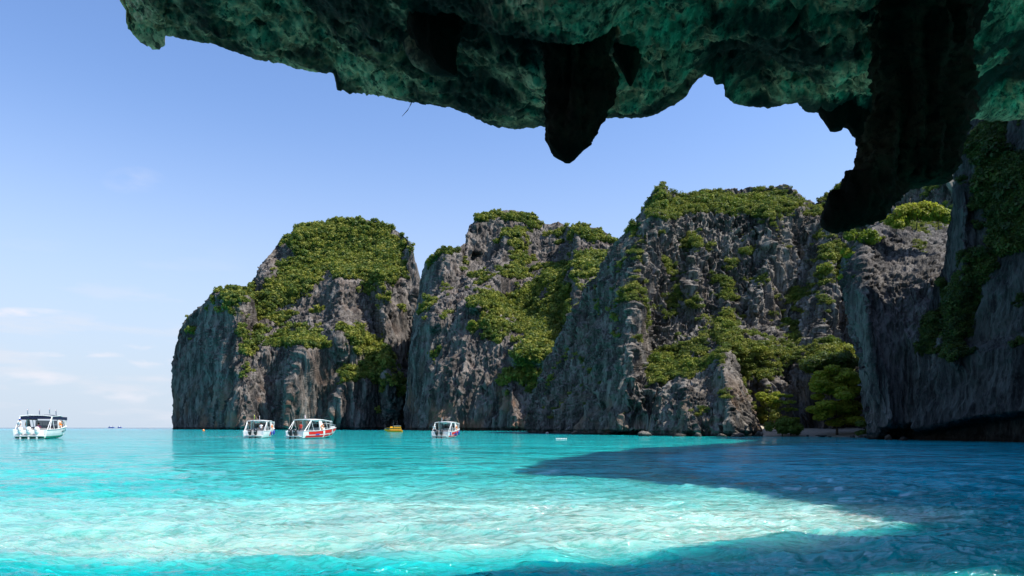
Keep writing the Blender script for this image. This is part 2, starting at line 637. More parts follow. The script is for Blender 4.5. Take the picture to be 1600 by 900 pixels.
def shrub_mesh(name, seed, n=150, size=0.27, squash=0.8, flat=1.0, mat=LEAF_FAR, lumps=7):
    r = np.random.default_rng(seed)
    c = [(0, 0, 0.35 * flat)]; ra = [0.55]
    for i in range(lumps):
        a = r.random() * 6.28; q = 0.35 + 0.4 * r.random()
        c.append((q * math.cos(a), q * math.sin(a), (0.15 + 0.65 * r.random()) * flat)); ra.append(0.25 + 0.25 * r.random())
    V, Q, tone = leaf_cloud(c, ra, n, size, squash, seed)
    me = fast_mesh(name, V, Q, {'tone': tone})
    me.materials.append(mat)
    return me


PROTO_FAR = [shrub_mesh('shrub', 100 + i, 170, 0.24, flat=0.9 + 0.15 * i) for i in range(5)]
PROTO_MID = [shrub_mesh('shrub', 200 + i, 420, 0.17, mat=LEAF_NEAR, flat=0.7 + 0.15 * i) for i in range(5)]
LEAF_SHADED = leaf_material('leaf_shaded', (0.010, 0.022, 0.006), (0.030, 0.055, 0.012), (0.075, 0.10, 0.018), 0.2)  # near leaf colours darkened to carry the shade of the right wall
PROTO_SHADED = [shrub_mesh('shrub', 400 + i, 420, 0.17, mat=LEAF_SHADED, flat=0.7 + 0.15 * i) for i in range(4)]
PROTO_BRUSH = [shrub_mesh('shrub', 300 + i, 260, 0.16, flat=0.6, mat=LEAF_FAR, lumps=9) for i in range(4)]


def gn_scatter(name, pts, scl, idx, rot, protos, label, cat):
    me = bpy.data.meshes.new(name)
    n = len(pts)
    me.vertices.add(n)
    me.vertices.foreach_set('co', np.asarray(pts, np.float32).ravel())
    for an, av in (('scl', scl), ('rotz', rot)):
        a = me.attributes.new(an, 'FLOAT', 'POINT')
        a.data.foreach_set('value', np.asarray(av, np.float32))
    a = me.attributes.new('pick', 'INT', 'POINT')
    a.data.foreach_set('value', np.asarray(idx, np.int32))
    o = link(name, me)
    ng = bpy.data.node_groups.new(name, 'GeometryNodeTree')
    ng.interface.new_socket('Geometry', in_out='INPUT', socket_type='NodeSocketGeometry')
    ng.interface.new_socket('Geometry', in_out='OUTPUT', socket_type='NodeSocketGeometry')
    gi = ng.nodes.new('NodeGroupInput'); go = ng.nodes.new('NodeGroupOutput')
    iop = ng.nodes.new('GeometryNodeInstanceOnPoints')
    gti = ng.nodes.new('GeometryNodeGeometryToInstance')
    for k in reversed(range(len(protos))):
        po = bpy.data.objects.get('proto_' + protos[k].name)
        if po is None:
            po = bpy.data.objects.new('proto_' + protos[k].name, protos[k])
        oi = ng.nodes.new('GeometryNodeObjectInfo')
        oi.inputs['Object'].default_value = po
        ng.links.new(oi.outputs['Geometry'], gti.inputs[0])
    sa = ng.nodes.new('GeometryNodeInputNamedAttribute'); sa.data_type = 'FLOAT'; sa.inputs[0].default_value = 'scl'
    ra = ng.nodes.new('GeometryNodeInputNamedAttribute'); ra.data_type = 'FLOAT'; ra.inputs[0].default_value = 'rotz'
    ia = ng.nodes.new('GeometryNodeInputNamedAttribute'); ia.data_type = 'INT'; ia.inputs[0].default_value = 'pick'
    cx = ng.nodes.new('ShaderNodeCombineXYZ')
    ng.links.new(ra.outputs[0], cx.inputs[2])
    ng.links.new(gi.outputs[0], iop.inputs['Points'])
    ng.links.new(gti.outputs[0], iop.inputs['Instance'])
    iop.inputs['Pick Instance'].default_value = True
    ng.links.new(ia.outputs[0], iop.inputs['Instance Index'])
    ng.links.new(cx.outputs[0], iop.inputs['Rotation'])
    ng.links.new(sa.outputs[0], iop.inputs['Scale'])
    ng.links.new(iop.outputs[0], go.inputs[0])
    md = o.modifiers.new('scatter', 'NODES')
    md.node_group = ng
    tag(o, label, cat, None, 'stuff')
    return o


def pick_points(c, n, seed, thr=0.45, zmin=1.5, power=1.0, nz_bias=0.0):
    d = CL[c]
    r = np.random.default_rng(seed)
    V = d['V']; vg = d['veg']; N = d['N']
    # weight by world area so that receding parts are not overfilled
    a = np.linalg.norm(np.cross(np.gradient(V, axis=0), np.gradient(V, axis=1)), axis=-1)
    w = np.where((vg > thr) & (V[..., 2] > zmin), (vg - thr + 0.12) ** power, 0) * a * np.clip(0.25 + N[..., 2] + nz_bias, 0.08, 1)
    w[:2] = 0; w[-2:] = 0
    w = w.ravel() / w.sum()
    k = r.choice(w.size, n, replace=False, p=w)
    return V.reshape(-1, 3)[k], N.reshape(-1, 3)[k], vg.ravel()[k], r


# ================================================================== LARGE STRUCTURE
# ---- rock materials
R_FAR = rock_material('limestone_far', 9.0, (0.055, 0.047, 0.041), (0.010, 0.010, 0.011), (0.20, 0.178, 0.16), (0.22, 0.13, 0.085), 60.0)
R_MID = rock_material('limestone_mid', 3.0, (0.056, 0.049, 0.043), (0.009, 0.009, 0.009), (0.22, 0.20, 0.175), (0.23, 0.16, 0.11), 18.0)
R_NEAR = rock_material('limestone_near', 2.4, (0.055, 0.052, 0.050), (0.014, 0.014, 0.015), (0.17, 0.155, 0.142), (0.11, 0.08, 0.06), 10.0, warm_amt=0.4)
R_WALL = rock_material('limestone_wall_shaded', 2.4, (0.032, 0.032, 0.032), (0.010, 0.010, 0.011), (0.085, 0.085, 0.080), (0.06, 0.045, 0.035), 8.0, warm_amt=0.3, green=(0.02, 0.032, 0.01))  # near limestone darkened: the wall's shade is put into its colours

# ---- A: the far headland on the left
A_cols = [(279, 830, 273, 640, 830), (280, 828, 270, 575, 832), (283, 822, 276, 540, 835), (288, 815, 284, 515, 840),
          (296, 800, 300, 492, 845), (306, 785, 320, 472, 845), (316, 770, 337, 453, 840), (330, 750, 360, 453, 830),
          (345, 735, 385, 450, 830), (355, 720, 400, 432, 835), (365, 710, 415, 405, 840), (378, 700, 440, 376, 840),
          (395, 692, 470, 358, 835), (420, 685, 510, 349, 825), (450, 680, 550, 343, 815), (485, 678, 585, 345, 800),
          (520, 678, 612, 355, 790), (550, 680, 632, 369, 785), (575, 685, 645, 386, 780), (595, 692, 650, 410, 785),
          (612, 702, 652, 440, 790), (625, 715, 654, 480, 800), (633, 730, 650, 560, 800), (636, 745, 642, 640, 790)]
A_f = [f_ridge([(350, 460), (368, 510), (366, 570), (372, 610), (380, 668)], 60, 75, 55, 25, 10),
       f_ridge([(472, 548), (455, 600), (448, 668)], 42, 24, 60, 22, 10),
       f_ridge([(540, 600), (524, 630), (514, 670)], 26, 16, 60, 30, 10),
       f_ledge([(400, 560), (440, 552), (480, 540), (520, 532), (560, 540), (600, 590), (632, 620)], 60, 60),
       f_ridge([(530, 430), (530, 470), (532, 515)], 30, 30, 50, 18, 70),
       f_ridge([(596, 440), (602, 520), (608, 610)], 34, 16, 50, 25, 60),
       f_ridge([(474, 368), (455, 402), (420, 434), (385, 470)], 34, 34, 55, 14, 60),
       f_ridge([(420, 470), (415, 530)], 16, 20, 30, 15, 70),
       f_ledge([(440, 470), (520, 446), (560, 450), (620, 430)], 55, 60)]
A_v = [(540, 385, 115, 50, 0, 1.0), (450, 445, 85, 42, -25, .95), (600, 430, 40, 60, 20, .7), (350, 480, 45, 26, -20, .8),
       (310, 500, 22, 40, 35, .6), (390, 520, 28, 25, 0, .55), (470, 530, 45, 18, 0, .6), (570, 545, 60, 28, 20, .85), (600, 590, 45, 20, 40, .8),
       (545, 590, 30, 22, 0, .5), (630, 480, 14, 80, 0, .45), (585, 640, 12, 25, 0, .4),
       (525, 480, 34, 34, 0, -1), (425, 415, 38, 22, -40, -.9), (515, 440, 12, 18, 0, -.8), (330, 590, 40, 90, 0, -1), (430, 625, 70, 45, 0, -.8)]
headland = cliff('headland', A_cols, A_f, R_FAR, 14.0, 1.0, 2.0, 260, A_v, 3, 0.85, 1.0, 0.5, spill=1.05, vegcut=0.07)
tag(headland, 'far rounded limestone headland with a forested dome at the left of the bay', 'headland', None, 'structure')

# ---- B: the middle massif
B_cols = [(634, 600, 634, 652, 640), (637, 585, 642, 600, 640), (641, 570, 648, 520, 640), (645, 556, 655, 455, 630), (650, 545, 659, 430, 620),
          (656, 530, 667, 405, 610), (664, 512, 684, 395, 600), (675, 498, 715, 388, 600), (687, 490, 729, 378, 605),
          (700, 484, 734, 352, 610), (715, 480, 747, 339, 615), (735, 476, 770, 331, 618), (760, 470, 800, 328, 618),
          (785, 462, 827, 334, 616), (805, 455, 842, 343, 612), (820, 448, 853, 351, 605), (835, 440, 872, 347, 600),
          (850, 430, 892, 355, 590), (865, 420, 907, 352, 580), (885, 410, 932, 355, 570), (905, 400, 952, 366, 560),
          (930, 390, 968, 380, 550), (960, 385, 1000, 420, 530), (1000, 380, 1040, 470, 520)]
B_f = [f_ledge([(640, 540), (700, 500), (740, 490), (780, 520), (820, 555), (880, 575)], 60, 70),
       f_ledge([(740, 440), (800, 440), (860, 445), (960, 430)], 45, 40),
       f_ridge([(792, 372), (776, 425), (745, 478)], 26, 28, 45, 15, 15),
       f_ridge([(700, 400), (690, 450), (675, 500)], 20, 25, 35, 20, 25),
       f_ridge([(866, 430), (850, 500), (820, 560)], 24, 30, 50, 20, 20),
       f_ridge([(905, 360), (890, 400)], 14, 24, 30, 12, 12),
       f_ridge([(745, 345), (738, 390)], 14, 14, 30, 10, 12),
       f_ridge([(800, 600), (803, 665)], 12, 30, 20, 30, 10)]
B_v = [(790, 470, 55, 22, -20, .9), (860, 500, 55, 45, -40, 1.0), (830, 570, 45, 30, -20, .9), (870, 450, 50, 30, -20, .7),
       (800, 340, 60, 10, 0, .75), (900, 365, 60, 14, 5, .6), (690, 405, 30, 14, 0, .5), (675, 560, 16, 24, 0, .6), (810, 400, 26, 40, 0, .55),
       (760, 520, 30, 22, 0, .6), (920, 410, 40, 24, 0, .5), (795, 610, 18, 24, 0, .5), (750, 600, 22, 10, 0, .3), (668, 480, 14, 26, 0, .45),
       (750, 385, 26, 26, 0, -.6), (700, 620, 60, 60, 0, -.9)]
mid = cliff('cliff_middle', B_cols, B_f, R_FAR, 11.0, 1.0, 1.7, 200, B_v, 31, 0.8, 1.0, 0.5, spill=1.2, vegcut=0.06)
mid.name = 'middle_cliff'
CL['cliff_middle']['o'] = mid
tag(mid, 'middle grey limestone massif with a green slope, between the headland and the nearer cliff', 'cliff', None, 'structure')

# ---- C: the tall fluted cliff
C_cols = [(832, 275, 838, 650, 285), (836, 272, 850, 590, 290), (842, 268, 868, 535, 295), (852, 262, 900, 478, 292),
          (868, 252, 945, 425, 285), (885, 245, 962, 390, 280), (900, 238, 985, 357, 270), (915, 230, 1005, 337, 262),
          (930, 222, 1015, 312, 255), (945, 215, 1022, 303, 250), (952, 212, 1029, 295, 247), (957, 211, 1036, 285, 246), (962, 209, 1044, 296, 246), (970, 208, 1055, 301, 246),
          (985, 204, 1075, 305, 246), (1010, 200, 1100, 299, 246), (1060, 198, 1150, 295, 244), (1110, 198, 1190, 294, 242),
          (1150, 198, 1220, 290, 240), (1170, 198, 1238, 297, 240), (1190, 198, 1255, 310, 244), (1210, 197, 1275, 317, 246),
          (1230, 196, 1300, 298, 246), (1260, 194, 1325, 277, 246), (1300, 192, 1360, 262, 245), (1360, 190, 1400, 262, 240),
          (1420, 190, 1460, 264, 225), (1480, 190, 1520, 260, 210)]
C_f = [f_ridge([(1036, 295), (1003, 380), (988, 450), (982, 550), (972, 670)], 10, 50, 70, 10, 10),
       f_ridge([(1300, 345), (1290, 420), (1280, 560)], 13, 45, 60, 20, 120),
       f_ridge([(1136, 470), (1132, 550)], 6, 13, 30, 15, 50),
       f_ridge([(1085, 380), (1075, 470)], 5, 14, 24, 20, 20),
       f_ridge([(1200, 320), (1195, 420), (1180, 480)], 5, 18, 30, 20, 20),
       f_ledge([(1010, 610), (1060, 590), (1100, 560), (1180, 555), (1260, 590), (1350, 600)], 18, 70),
       f_ledge([(1010, 345), (1100, 335), (1220, 330), (1300, 360)], 10, 30),
       f_ridge([(1195, 590), (1200, 640), (1200, 668)], 5, 14, 30, 20, 5),
       f_ridge([(1335, 380), (1330, 480)], 8, 22, 30, 30, 90)]
C_v = [(1110, 315, 110, 20, 0, .9), (1220, 320, 50, 28, 0, .65), (1045, 320, 30, 24, 0, .8), (1085, 370, 26, 20, 20, .6), (1050, 400, 20, 20, 0, .4),
       (1075, 450, 30, 34, 30, .5), (1160, 430, 26, 18, 40, .5), (1180, 395, 20, 16, 0, .5), (1130, 490, 28, 60, 20, .45), (1050, 580, 36, 26, 0, .95), (1175, 560, 60, 30, 10, .75),
       (1230, 470, 45, 26, -10, .6), (1310, 400, 40, 40, 0, .5), (1250, 530, 40, 22, 0, .5), (1300, 560, 60, 26, 0, .7), (1300, 300, 40, 22, 0, .9),
       (975, 350, 24, 40, 30, .4), (945, 470, 16, 18, 0, .4), (1000, 460, 24, 60, 0, .25), (985, 530, 14, 14, 0, .35), (1195, 640, 30, 30, 0, .5),
       (1265, 400, 26, 50, 0, -.5), (900, 590, 50, 70, 0, -.6), (1100, 540, 20, 30, 0, -.6)]
tall = cliff('tall_cliff', C_cols, C_f, R_MID, 6.0, 0.9, 1.6, 120, C_v, 57, 0.8, 1.6, 0.5, vegcut=-0.06, spill=1.4)
tag(tall, 'tall fluted grey cliff with a small spike on its left summit, right of the middle massif', 'cliff', None, 'structure')

# ---- D: promontory at its foot
D_cols = [(1012, 184, 1018, 650, 189), (1025, 180, 1035, 605, 192), (1045, 176, 1062, 583, 194), (1070, 172, 1090, 566, 194),
          (1095, 170, 1118, 549, 194), (1115, 169, 1135, 542, 194), (1130, 169, 1148, 556, 192), (1145, 169, 1157, 590, 190),
          (1160, 171, 1168, 625, 186), (1175, 175, 1182, 655, 182), (1190, 180, 1193, 676, 181)]
D_f = [f_ridge([(1125, 550), (1135, 600), (1150, 675)], 6, 22, 26, 10, 5), f_ridge([(1070, 590), (1075, 675)], 3, 18, 22, 15, 5)]
D_v = [(1100, 565, 40, 12, -25, .8), (1130, 600, 14, 30, 0, .35), (1165, 610, 12, 30, -15, .5), (1095, 640, 14, 10, 0, .4)]
prom = cliff('rock_promontory', D_cols, D_f, R_MID, 5.0, 0.9, 1.8, 12, D_v, 77, 0.75, 1.0, 0.5)
tag(prom, 'grey rocky promontory jutting out at the foot of the tall fluted cliff', 'rock', None, 'structure')

# ---- E: right rock whose top catches the sun
E_cols = [(1368, 128, 1352, 640, 130), (1372, 127, 1343, 565, 131), (1378, 126, 1335, 510, 131), (1384, 125, 1325, 460, 132),
          (1390, 124, 1317, 420, 132), (1396, 123, 1322, 392, 133), (1405, 122, 1345, 366, 136), (1420, 120, 1370, 352, 140),
          (1440, 118, 1400, 340, 145), (1460, 115, 1430, 335, 150), (1480, 112, 1460, 336, 156), (1500, 109, 1500, 342, 164),
          (1530, 107, 1540, 355, 170)]
E_f = [f_ridge([(1345, 370), (1350, 440), (1365, 560), (1385, 680)], 5, 24, 34, 10, 5),
       f_ledge([(1310, 470), (1400, 450), (1500, 430)], 5, 60),
       f_notch([(1390, 662), (1500, 650), (1560, 650)], 9, 14, 20)]
E_v = [(1430, 345, 75, 22, 5, .8), (1345, 375, 28, 30, 0, .7), (1330, 430, 14, 26, 0, .5), (1440, 380, 16, 22, 0, .4)]
rrock = cliff('leaning_rock', E_cols, E_f, R_NEAR, 3.6, 1.0, 4.0, 30, E_v, 91, 0.75, 1.0, 0.3, vegcut=0.1, backveg=0.0)
tag(rrock, 'leaning cliff whose shrub topped crest catches the sun, beside the small beach', 'cliff', None, 'structure')


# ---- F: the shaded wall on the right; past the picture's edge its unseen crest is shaped to shadow the water
def wcol(bx, by, tx, ty, tz):
    return (800 + FP * bx / by, by, 800 + FP * tx / ty, HZ - (tz - CAM_H) * FP / ty, ty)


F_cols = [(1425, 115, 1440, 600, 118), (1432, 114, 1445, 540, 118), (1445, 112, 1458, 450, 118), (1460, 110, 1480, 400, 118),
          (1475, 108, 1493, 330, 117), (1490, 106, 1500, 250, 116), (1505, 104, 1508, 182, 115), (1530, 101, 1540, 170, 112),
          (1565, 97, 1580, 150, 108), (1600, 93, 1620, 120, 104),
          wcol(66, 80, 70, 82, 57), wcol(60, 72, 63, 73, 58), wcol(52, 63, 55, 64, 57), wcol(46, 55, 48.5, 56, 55), wcol(38, 45, 41, 46, 50),
          wcol(32, 37, 34, 38, 45), wcol(27.5, 31, 29.5, 32, 40), wcol(24, 26, 26, 27, 37), wcol(22.5, 21.5, 24.5, 22, 28),
          wcol(22, 18, 25, 18, 23.5), wcol(20.5, 14, 25, 14, 23), wcol(19, 10.5, 23, 10.5, 21.5), wcol(17, 6, 19.5, 7, 20)]
F_f = [f_notch([(1430, 668), (1520, 650), (1600, 640), (1800, 640)], 8, 16, 20),
       f_ledge([(1480, 560), (1600, 540), (1700, 500)], 3, 20),
       f_ridge([(1500, 300), (1505, 400), (1490, 560)], 3, 16, 20, 30, 30)]
F_v = [(1570, 300, 70, 140, -15, .9), (1530, 430, 40, 70, 20, .75), (1480, 500, 50, 80, 35, .85), (1590, 480, 20, 70, 0, .5), (1460, 580, 20, 30, 0, .5)]
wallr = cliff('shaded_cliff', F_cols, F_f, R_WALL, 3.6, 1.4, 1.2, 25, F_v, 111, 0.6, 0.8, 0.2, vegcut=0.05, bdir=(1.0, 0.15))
tag(wallr, 'dark shaded cliff wall hung with plants, at the right edge of the view', 'cliff', None, 'structure')

# ---- beach
def strip(name, pts, z0, z1, mat, n=160, m=10, seed=5):
    """pts: (px, Ynear, Yfar) along the shore"""
    A = np.array(pts, float)
    u = np.linspace(A[0, 0], A[-1, 0], n)
    y0 = np.interp(u, A[:, 0], A[:, 1]); y1 = np.interp(u, A[:, 0], A[:, 2])
    t = np.linspace(0, 1, m)[None, :]
    Y = y0[:, None] * (1 - t) + y1[:, None] * t
    X = (u[:, None] - 800) / FP * Y
    Z = z0 + (z1 - z0) * t + 0.25 * fbm(X / 2, Y / 2, X * 0, 3, seed) * t + 0 * X
    V = np.stack([X, Y, Z], -1)
    i = np.arange(n * m).reshape(n, m)
    Q = np.stack([i[:-1, :-1], i[1:, :-1], i[1:, 1:], i[:-1, 1:]], -1).reshape(-1, 4)
    return link(name, fast_mesh(name, V.reshape(-1, 3), Q), mat, smooth=True)


SAND = plain('coral_sand', (0.46, 0.40, 0.32), 0.95, 0.1, var=0.4)
beach = strip('beach', [(1165, 174, 178), (1190, 168, 196), (1250, 160, 205), (1320, 154, 205), (1372, 146, 200), (1400, 140, 190)], -0.5, 3.0, SAND)
tag(beach, 'small strip of pale coral sand under the trees', 'beach', None, 'structure')

# ------------------------------------------------------------------ cave roof overhead
lip = [(60, -420), (110, -260), (150, -140), (172, -50), (186, 0), (196, 18), (198, 38), (203, 50), (214, 62), (226, 72), (240, 80), (254, 80), (259, 72), (260, 59), (272, 60),
       (300, 66), (330, 72), (350, 78), (375, 85), (400, 93), (425, 101), (450, 107), (490, 113), (522, 117), (526, 128), (527, 139), (560, 143),
       (600, 148), (640, 158), (670, 162), (700, 168), (725, 176), (750, 186), (775, 195), (800, 200), (830, 200), (860, 197), (900, 192), (940, 187), (980, 185),
       (1010, 183), (1030, 178), (1050, 168), (1070, 153), (1088, 130), (1100, 123), (1112, 126), (1116, 134), (1130, 134), (1133, 148), (1148, 163),
       (1165, 171), (1200, 172), (1225, 164), (1245, 162), (1262, 172), (1283, 176), (1288, 198), (1306, 200), (1326, 203), (1330, 190), (1340, 200),
       (1344, 214), (1336, 226), (1350, 232), (1380, 226), (1420, 210), (1460, 200), (1500, 194), (1530, 189), (1570, 190), (1610, 186), (1680, 176), (1760, 170), (1950, 160), (2150, 120)]


def roof_depth_at_lip(px):
    return np.interp(px, [0, 200, 1100, 1300, 1500, 1650, 1900, 2150], [8.1, 8.2, 8.3, 8.9, 9.6, 10.6, 11.8, 13.0])


def roof_level(px):      # height of the ceiling above the camera, metres
    s = np.interp(px, [60, 186, 300, 500, 700, 850, 1000, 1150, 1300, 1450, 1600, 1760], [-420, 20, 66, 115, 165, 195, 180, 160, 190, 195, 186, 150])
    return (HZ - s) / FP * roof_depth_at_lip(px)


LP = np.array(lip, float)
seg = np.hypot(np.diff(LP[:, 0]), np.diff(LP[:, 1]))
ss = np.concatenate([[0], np.cumsum(seg)])
ss = np.where(LP[:, 0] > 1680, ss[LP[:, 0] <= 1680].max() + (ss - ss[LP[:, 0] <= 1680].max()) * 0.15, ss)
nC = int(ss[-1] / 1.7)
uu = np.linspace(0, ss[-1], nC)
lx = np.interp(uu, ss, LP[:, 0]); ly = np.interp(uu, ss, LP[:, 1])
lx = lx + 2.0 * fbm(uu / 9, uu * 0, uu * 0 + 4, 3, 300)
ly = ly + 3.0 * fbm(uu / 9, uu * 0, uu * 0, 3, 301)
nR = 190
T = (np.arange(nR) / (nR - 1.0))[None, :]
top_y = np.minimum(-90.0, ly - 40)
px = lx[:, None] + 0 * T
py = ly[:, None] * (1 - T) + top_y[:, None] * T
Y = roof_level(px) * FP / (HZ - py) * (1 - 0.10 * T)
RV = P(px, py, Y)


def roof_bump(V, fade=1.0):
    x, y, z = V[..., 0], V[..., 1], V[..., 2]
    big = fbm(x * 0.55, y * 0.75, z * 0.6, 4, 400)
    sc = np.abs(fbm(x * 1.1 + 3, y * 1.3, z * 1.2, 4, 420))          # scalloped hollows
    pit = np.clip(fbm(x * 3.1, y * 3.1, z * 3.1, 3, 440) - 0.12, 0, 1)
    crumb = ridged(x * 6.5, y * 6.5, z * 6.5, 3, 460) - 0.5
    fl = ridged(x * 2.2 + y * 0.8, y * 3.4, z * 3.0, 3, 470) - 0.45
    return (-0.75 * big - 0.22 * (0.22 - sc) + 0.5 * pit - 0.09 * crumb - 0.06 * fl) * fade


edge_f = sm(np.arange(nR)[None, :] / 14.0)
hb_ = roof_bump(RV)
RV = RV.copy()
# thick rounded lip: the ceiling bulges down a little behind its front edge, hollows rise into the rock
RV[..., 2] += hb_ * (0.10 + 0.9 * edge_f) * 0.75
RV[..., 1] += 0.12 * fbm(RV[..., 0] * 2.2, RV[..., 1] * 2.2, RV[..., 2] * 2.2, 3, 480)
# ceiling goes on over the camera and down a rear wall
back = []
L = RV[:, -1, :]
mlev = CAM_H + roof_level(lx)
for k, (yy, dz) in enumerate([(5.0, 0.5), (3.0, 0.9), (1.0, 0.9), (-1.0, 0.7), (-3.0, 0.3), (-5.0, -0.4), (-7.0, -1.5), (-8.5, -3.2), (-9.5, -6.0), (-10.0, -14.0)]):
    sc_ = 1.0 + 0.04 * k
    q = np.stack([L[:, 0] * sc_, np.minimum(L[:, 1], yy + 0 * lx), np.maximum(-1.5, np.minimum(L[:, 2], np.clip(mlev, 7, 13)) + dz)], -1)
    q += 0.45 * np.stack([fbm(q[:, 0] * .5, q[:, 1] * .5, q[:, 2] * .5, 3, 500 + i) for i in range(3)], -1)
    back.append(q)
back = np.stack(back, 1)
# outer face of the cliff rising above the lip and leaning back
front = []
F0 = RV[:, 0, :]
for k, (h, dy) in enumerate([(0.4, 0.0), (1.0, -0.35), (2.2, -1.1), (4.5, -2.8), (8, -5.5), (13, -9.5), (20, -15.0)]):
    q = F0 + np.array([0, dy, h])
    q += 0.25 * np.stack([fbm(q[:, 0] * .7, q[:, 1] * .7, q[:, 2] * .7, 3, 520 + i) for i in range(3)], -1) * min(1, h / 3)
    front.append(q)
front = np.stack(front[::-1], 1)
ALL = np.concatenate([front, RV, back], 1)
nA = ALL.shape[1]
ii = np.arange(nC * nA).reshape(nC, nA)
Q = np.stack([ii[:-1, :-1], ii[1:, :-1], ii[1:, 1:], ii[:-1, 1:]], -1).reshape(-1, 4)
# right end: out of view, drawn out to shade the near water and hanging rocks
me = fast_mesh('cave_roof', ALL.reshape(-1, 3), Q)


def roof_material(name, dark_amt=0.0):
    m, t, b, out = new_mat(name)
    geo = nd(t, 'ShaderNodeNewGeometry')
    Pn = geo.outputs['Position']
    a = noise_node(t, Pn, 0.75, 6, 0.6)
    c2 = noise_node(t, Pn, 2.6, 8, 0.68, dist=0.4)
    c3 = noise_node(t, Pn, 14.0, 6, 0.75)
    c = mixc(t, mrange(t, c2, 0.38, 0.62), (0.30, 0.185, 0.10), (0.88, 0.58, 0.34))
    c = mixc(t, mrange(t, a, 0.44, 0.57, 0, 0.96), c, (0.018, 0.018, 0.016))
    c = mixc(t, mrange(t, c3, 0.50, 0.62, 0, 0.8), c, (0.04, 0.035, 0.028))
    pits = noise_node(t, Pn, 5.5, 5, 0.7, dist=0.8)
    c = mixc(t, mrange(t, pits, 0.56, 0.62, 0, 0.85), c, (0.02, 0.018, 0.015))
    wa = noise_node(t, Pn, 1.2, 4, 0.6, stretch=(1, 1, 1.4))
    c = mixc(t, mrange(t, wa, 0.58, 0.72, 0, 0.7), c, (0.30, 0.20, 0.10))
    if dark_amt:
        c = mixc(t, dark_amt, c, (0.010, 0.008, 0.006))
    t.links.new(c, b.inputs['Base Color'])
    b.inputs['Roughness'].default_value = 0.85
    b.inputs['Specular IOR Level'].default_value = 0.04 if dark_amt else 0.2
    bn = nd(t, 'ShaderNodeBump', i_Strength=0.9, i_Distance=0.06)
    hh = mathn(t, 'ADD', c2, mathn(t, 'MULTIPLY', c3, 0.7))
    t.links.new(hh, bn.inputs['Height'])
    t.links.new(bn.outputs[0], b.inputs['Normal'])
    return m


ROOF = roof_material('cave_limestone')
ROOF_SHADE = roof_material('cave_limestone_shaded', 0.955)  # near-black copy: backlit shade of the hanging rocks put into the colour
roof = link('cave_roof', me, ROOF, smooth=True)
tag(roof, 'overhanging rock roof of the sea cave with green lit hollows and hanging stubs, across the top', 'cave roof', None, 'structure')


def hanging_rock(name, spines, mat, depth=8.5, dscale=1.0, seed=0, rough=0.10, label=None):
    """spines: lists of (px, py, half width px) seen at the given depth; round solids with lumpy skin"""
    Vs = []; Qs = []; base = 0
    caps = []
    for sp in spines:
        sp = np.array(sp, float)
        d = np.concatenate([[0], np.cumsum(np.hypot(np.diff(sp[:, 0]), np.diff(sp[:, 1])))])
        m = int(d[-1] / 2.2)
        t = np.linspace(0, d[-1], m)
        cx = np.interp(t, d, sp[:, 0]); cy = np.interp(t, d, sp[:, 1]); w = np.interp(t, d, sp[:, 2])
        for _ in range(6):
            for arr in (cx, cy, w):
                arr[1:-1] = (arr[:-2] + arr[1:-1] * 2 + arr[2:]) / 4
        tx = np.gradient(cx); ty = np.gradient(cy)
        ln = np.hypot(tx, ty); tx /= ln; ty /= ln
        C = P(cx, cy, np.full(m, depth))
        side = np.stack([-ty, 0 * tx, -tx], -1)          # image-plane normal as world direction (z up)
        side = np.stack([ty, 0 * tx, tx], -1)
        r = w * depth / FP
        ns = 56
        a = np.linspace(0, 2 * math.pi, ns, endpoint=False)
        ring = C[:, None, :] + side[:, None, :] * (np.cos(a)[None, :, None] * r[:, None, None]) + np.array([0, 1, 0]) * (np.sin(a)[None, :, None] * r[:, None, None] * dscale)
        N = ring - C[:, None, :]
        N /= np.linalg.norm(N, axis=-1, keepdims=True) + 1e-6
        x, y, z = ring[..., 0], ring[..., 1], ring[..., 2]
        n = 1.1 * fbm(x * 1.9, y * 1.9, z * 1.1, 3, seed) + 0.8 * (ridged(x * 4.5, y * 4.5, z * 0.9, 3, seed + 10) - 0.5) + 0.28 * (ridged(x * 12, y * 12, z * 9, 2, seed + 20) - .5)
        ring = ring + N * (n * rough * np.clip(r[:, None] / 0.25, 0.25, 1.4))[..., None]
        Vs.append(ring.reshape(-1, 3))
        i = base + np.arange(m * ns).reshape(m, ns)
        j = np.roll(i, -1, axis=1)
        Qs.append(np.stack([i[:-1], j[:-1], j[1:], i[1:]], -1).reshape(-1, 4))
        caps.append(list(i[-1])); caps.append(list(i[0]))
        base += m * ns
    me = fast_mesh(name, np.concatenate(Vs), np.concatenate(Qs), None, caps)
    o = link(name, me, mat, roof, smooth=True)
    if label: o['label'] = label
    return o


hanging_rock('stalactite', [[(897, -60, 62), (897, 20, 54), (898, 70, 49), (898, 120, 49), (899, 160, 47), (896, 190, 40), (890, 214, 31), (888, 234, 25), (888, 246, 17), (888, 253, 6)]], ROOF_SHADE, 6.3, 0.8, 601, 0.15,
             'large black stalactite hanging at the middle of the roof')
hanging_rock('stalactite', [[(690, -70, 62), (684, 0, 50), (678, 40, 42), (686, 75, 30), (700, 100, 14), (712, 116, 3)]], ROOF_SHADE, 6.2, 0.7, 621, 0.08,
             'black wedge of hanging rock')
hanging_rock('stalactite', [[(985, -60, 50), (978, 30, 32), (980, 80, 24), (985, 112, 13), (985, 134, 3)]], ROOF_SHADE, 6.6, 0.9, 641, 0.07)
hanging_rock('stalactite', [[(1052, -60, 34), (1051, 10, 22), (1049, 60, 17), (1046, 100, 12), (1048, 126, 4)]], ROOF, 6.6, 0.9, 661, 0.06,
             'pale brown stalactite')
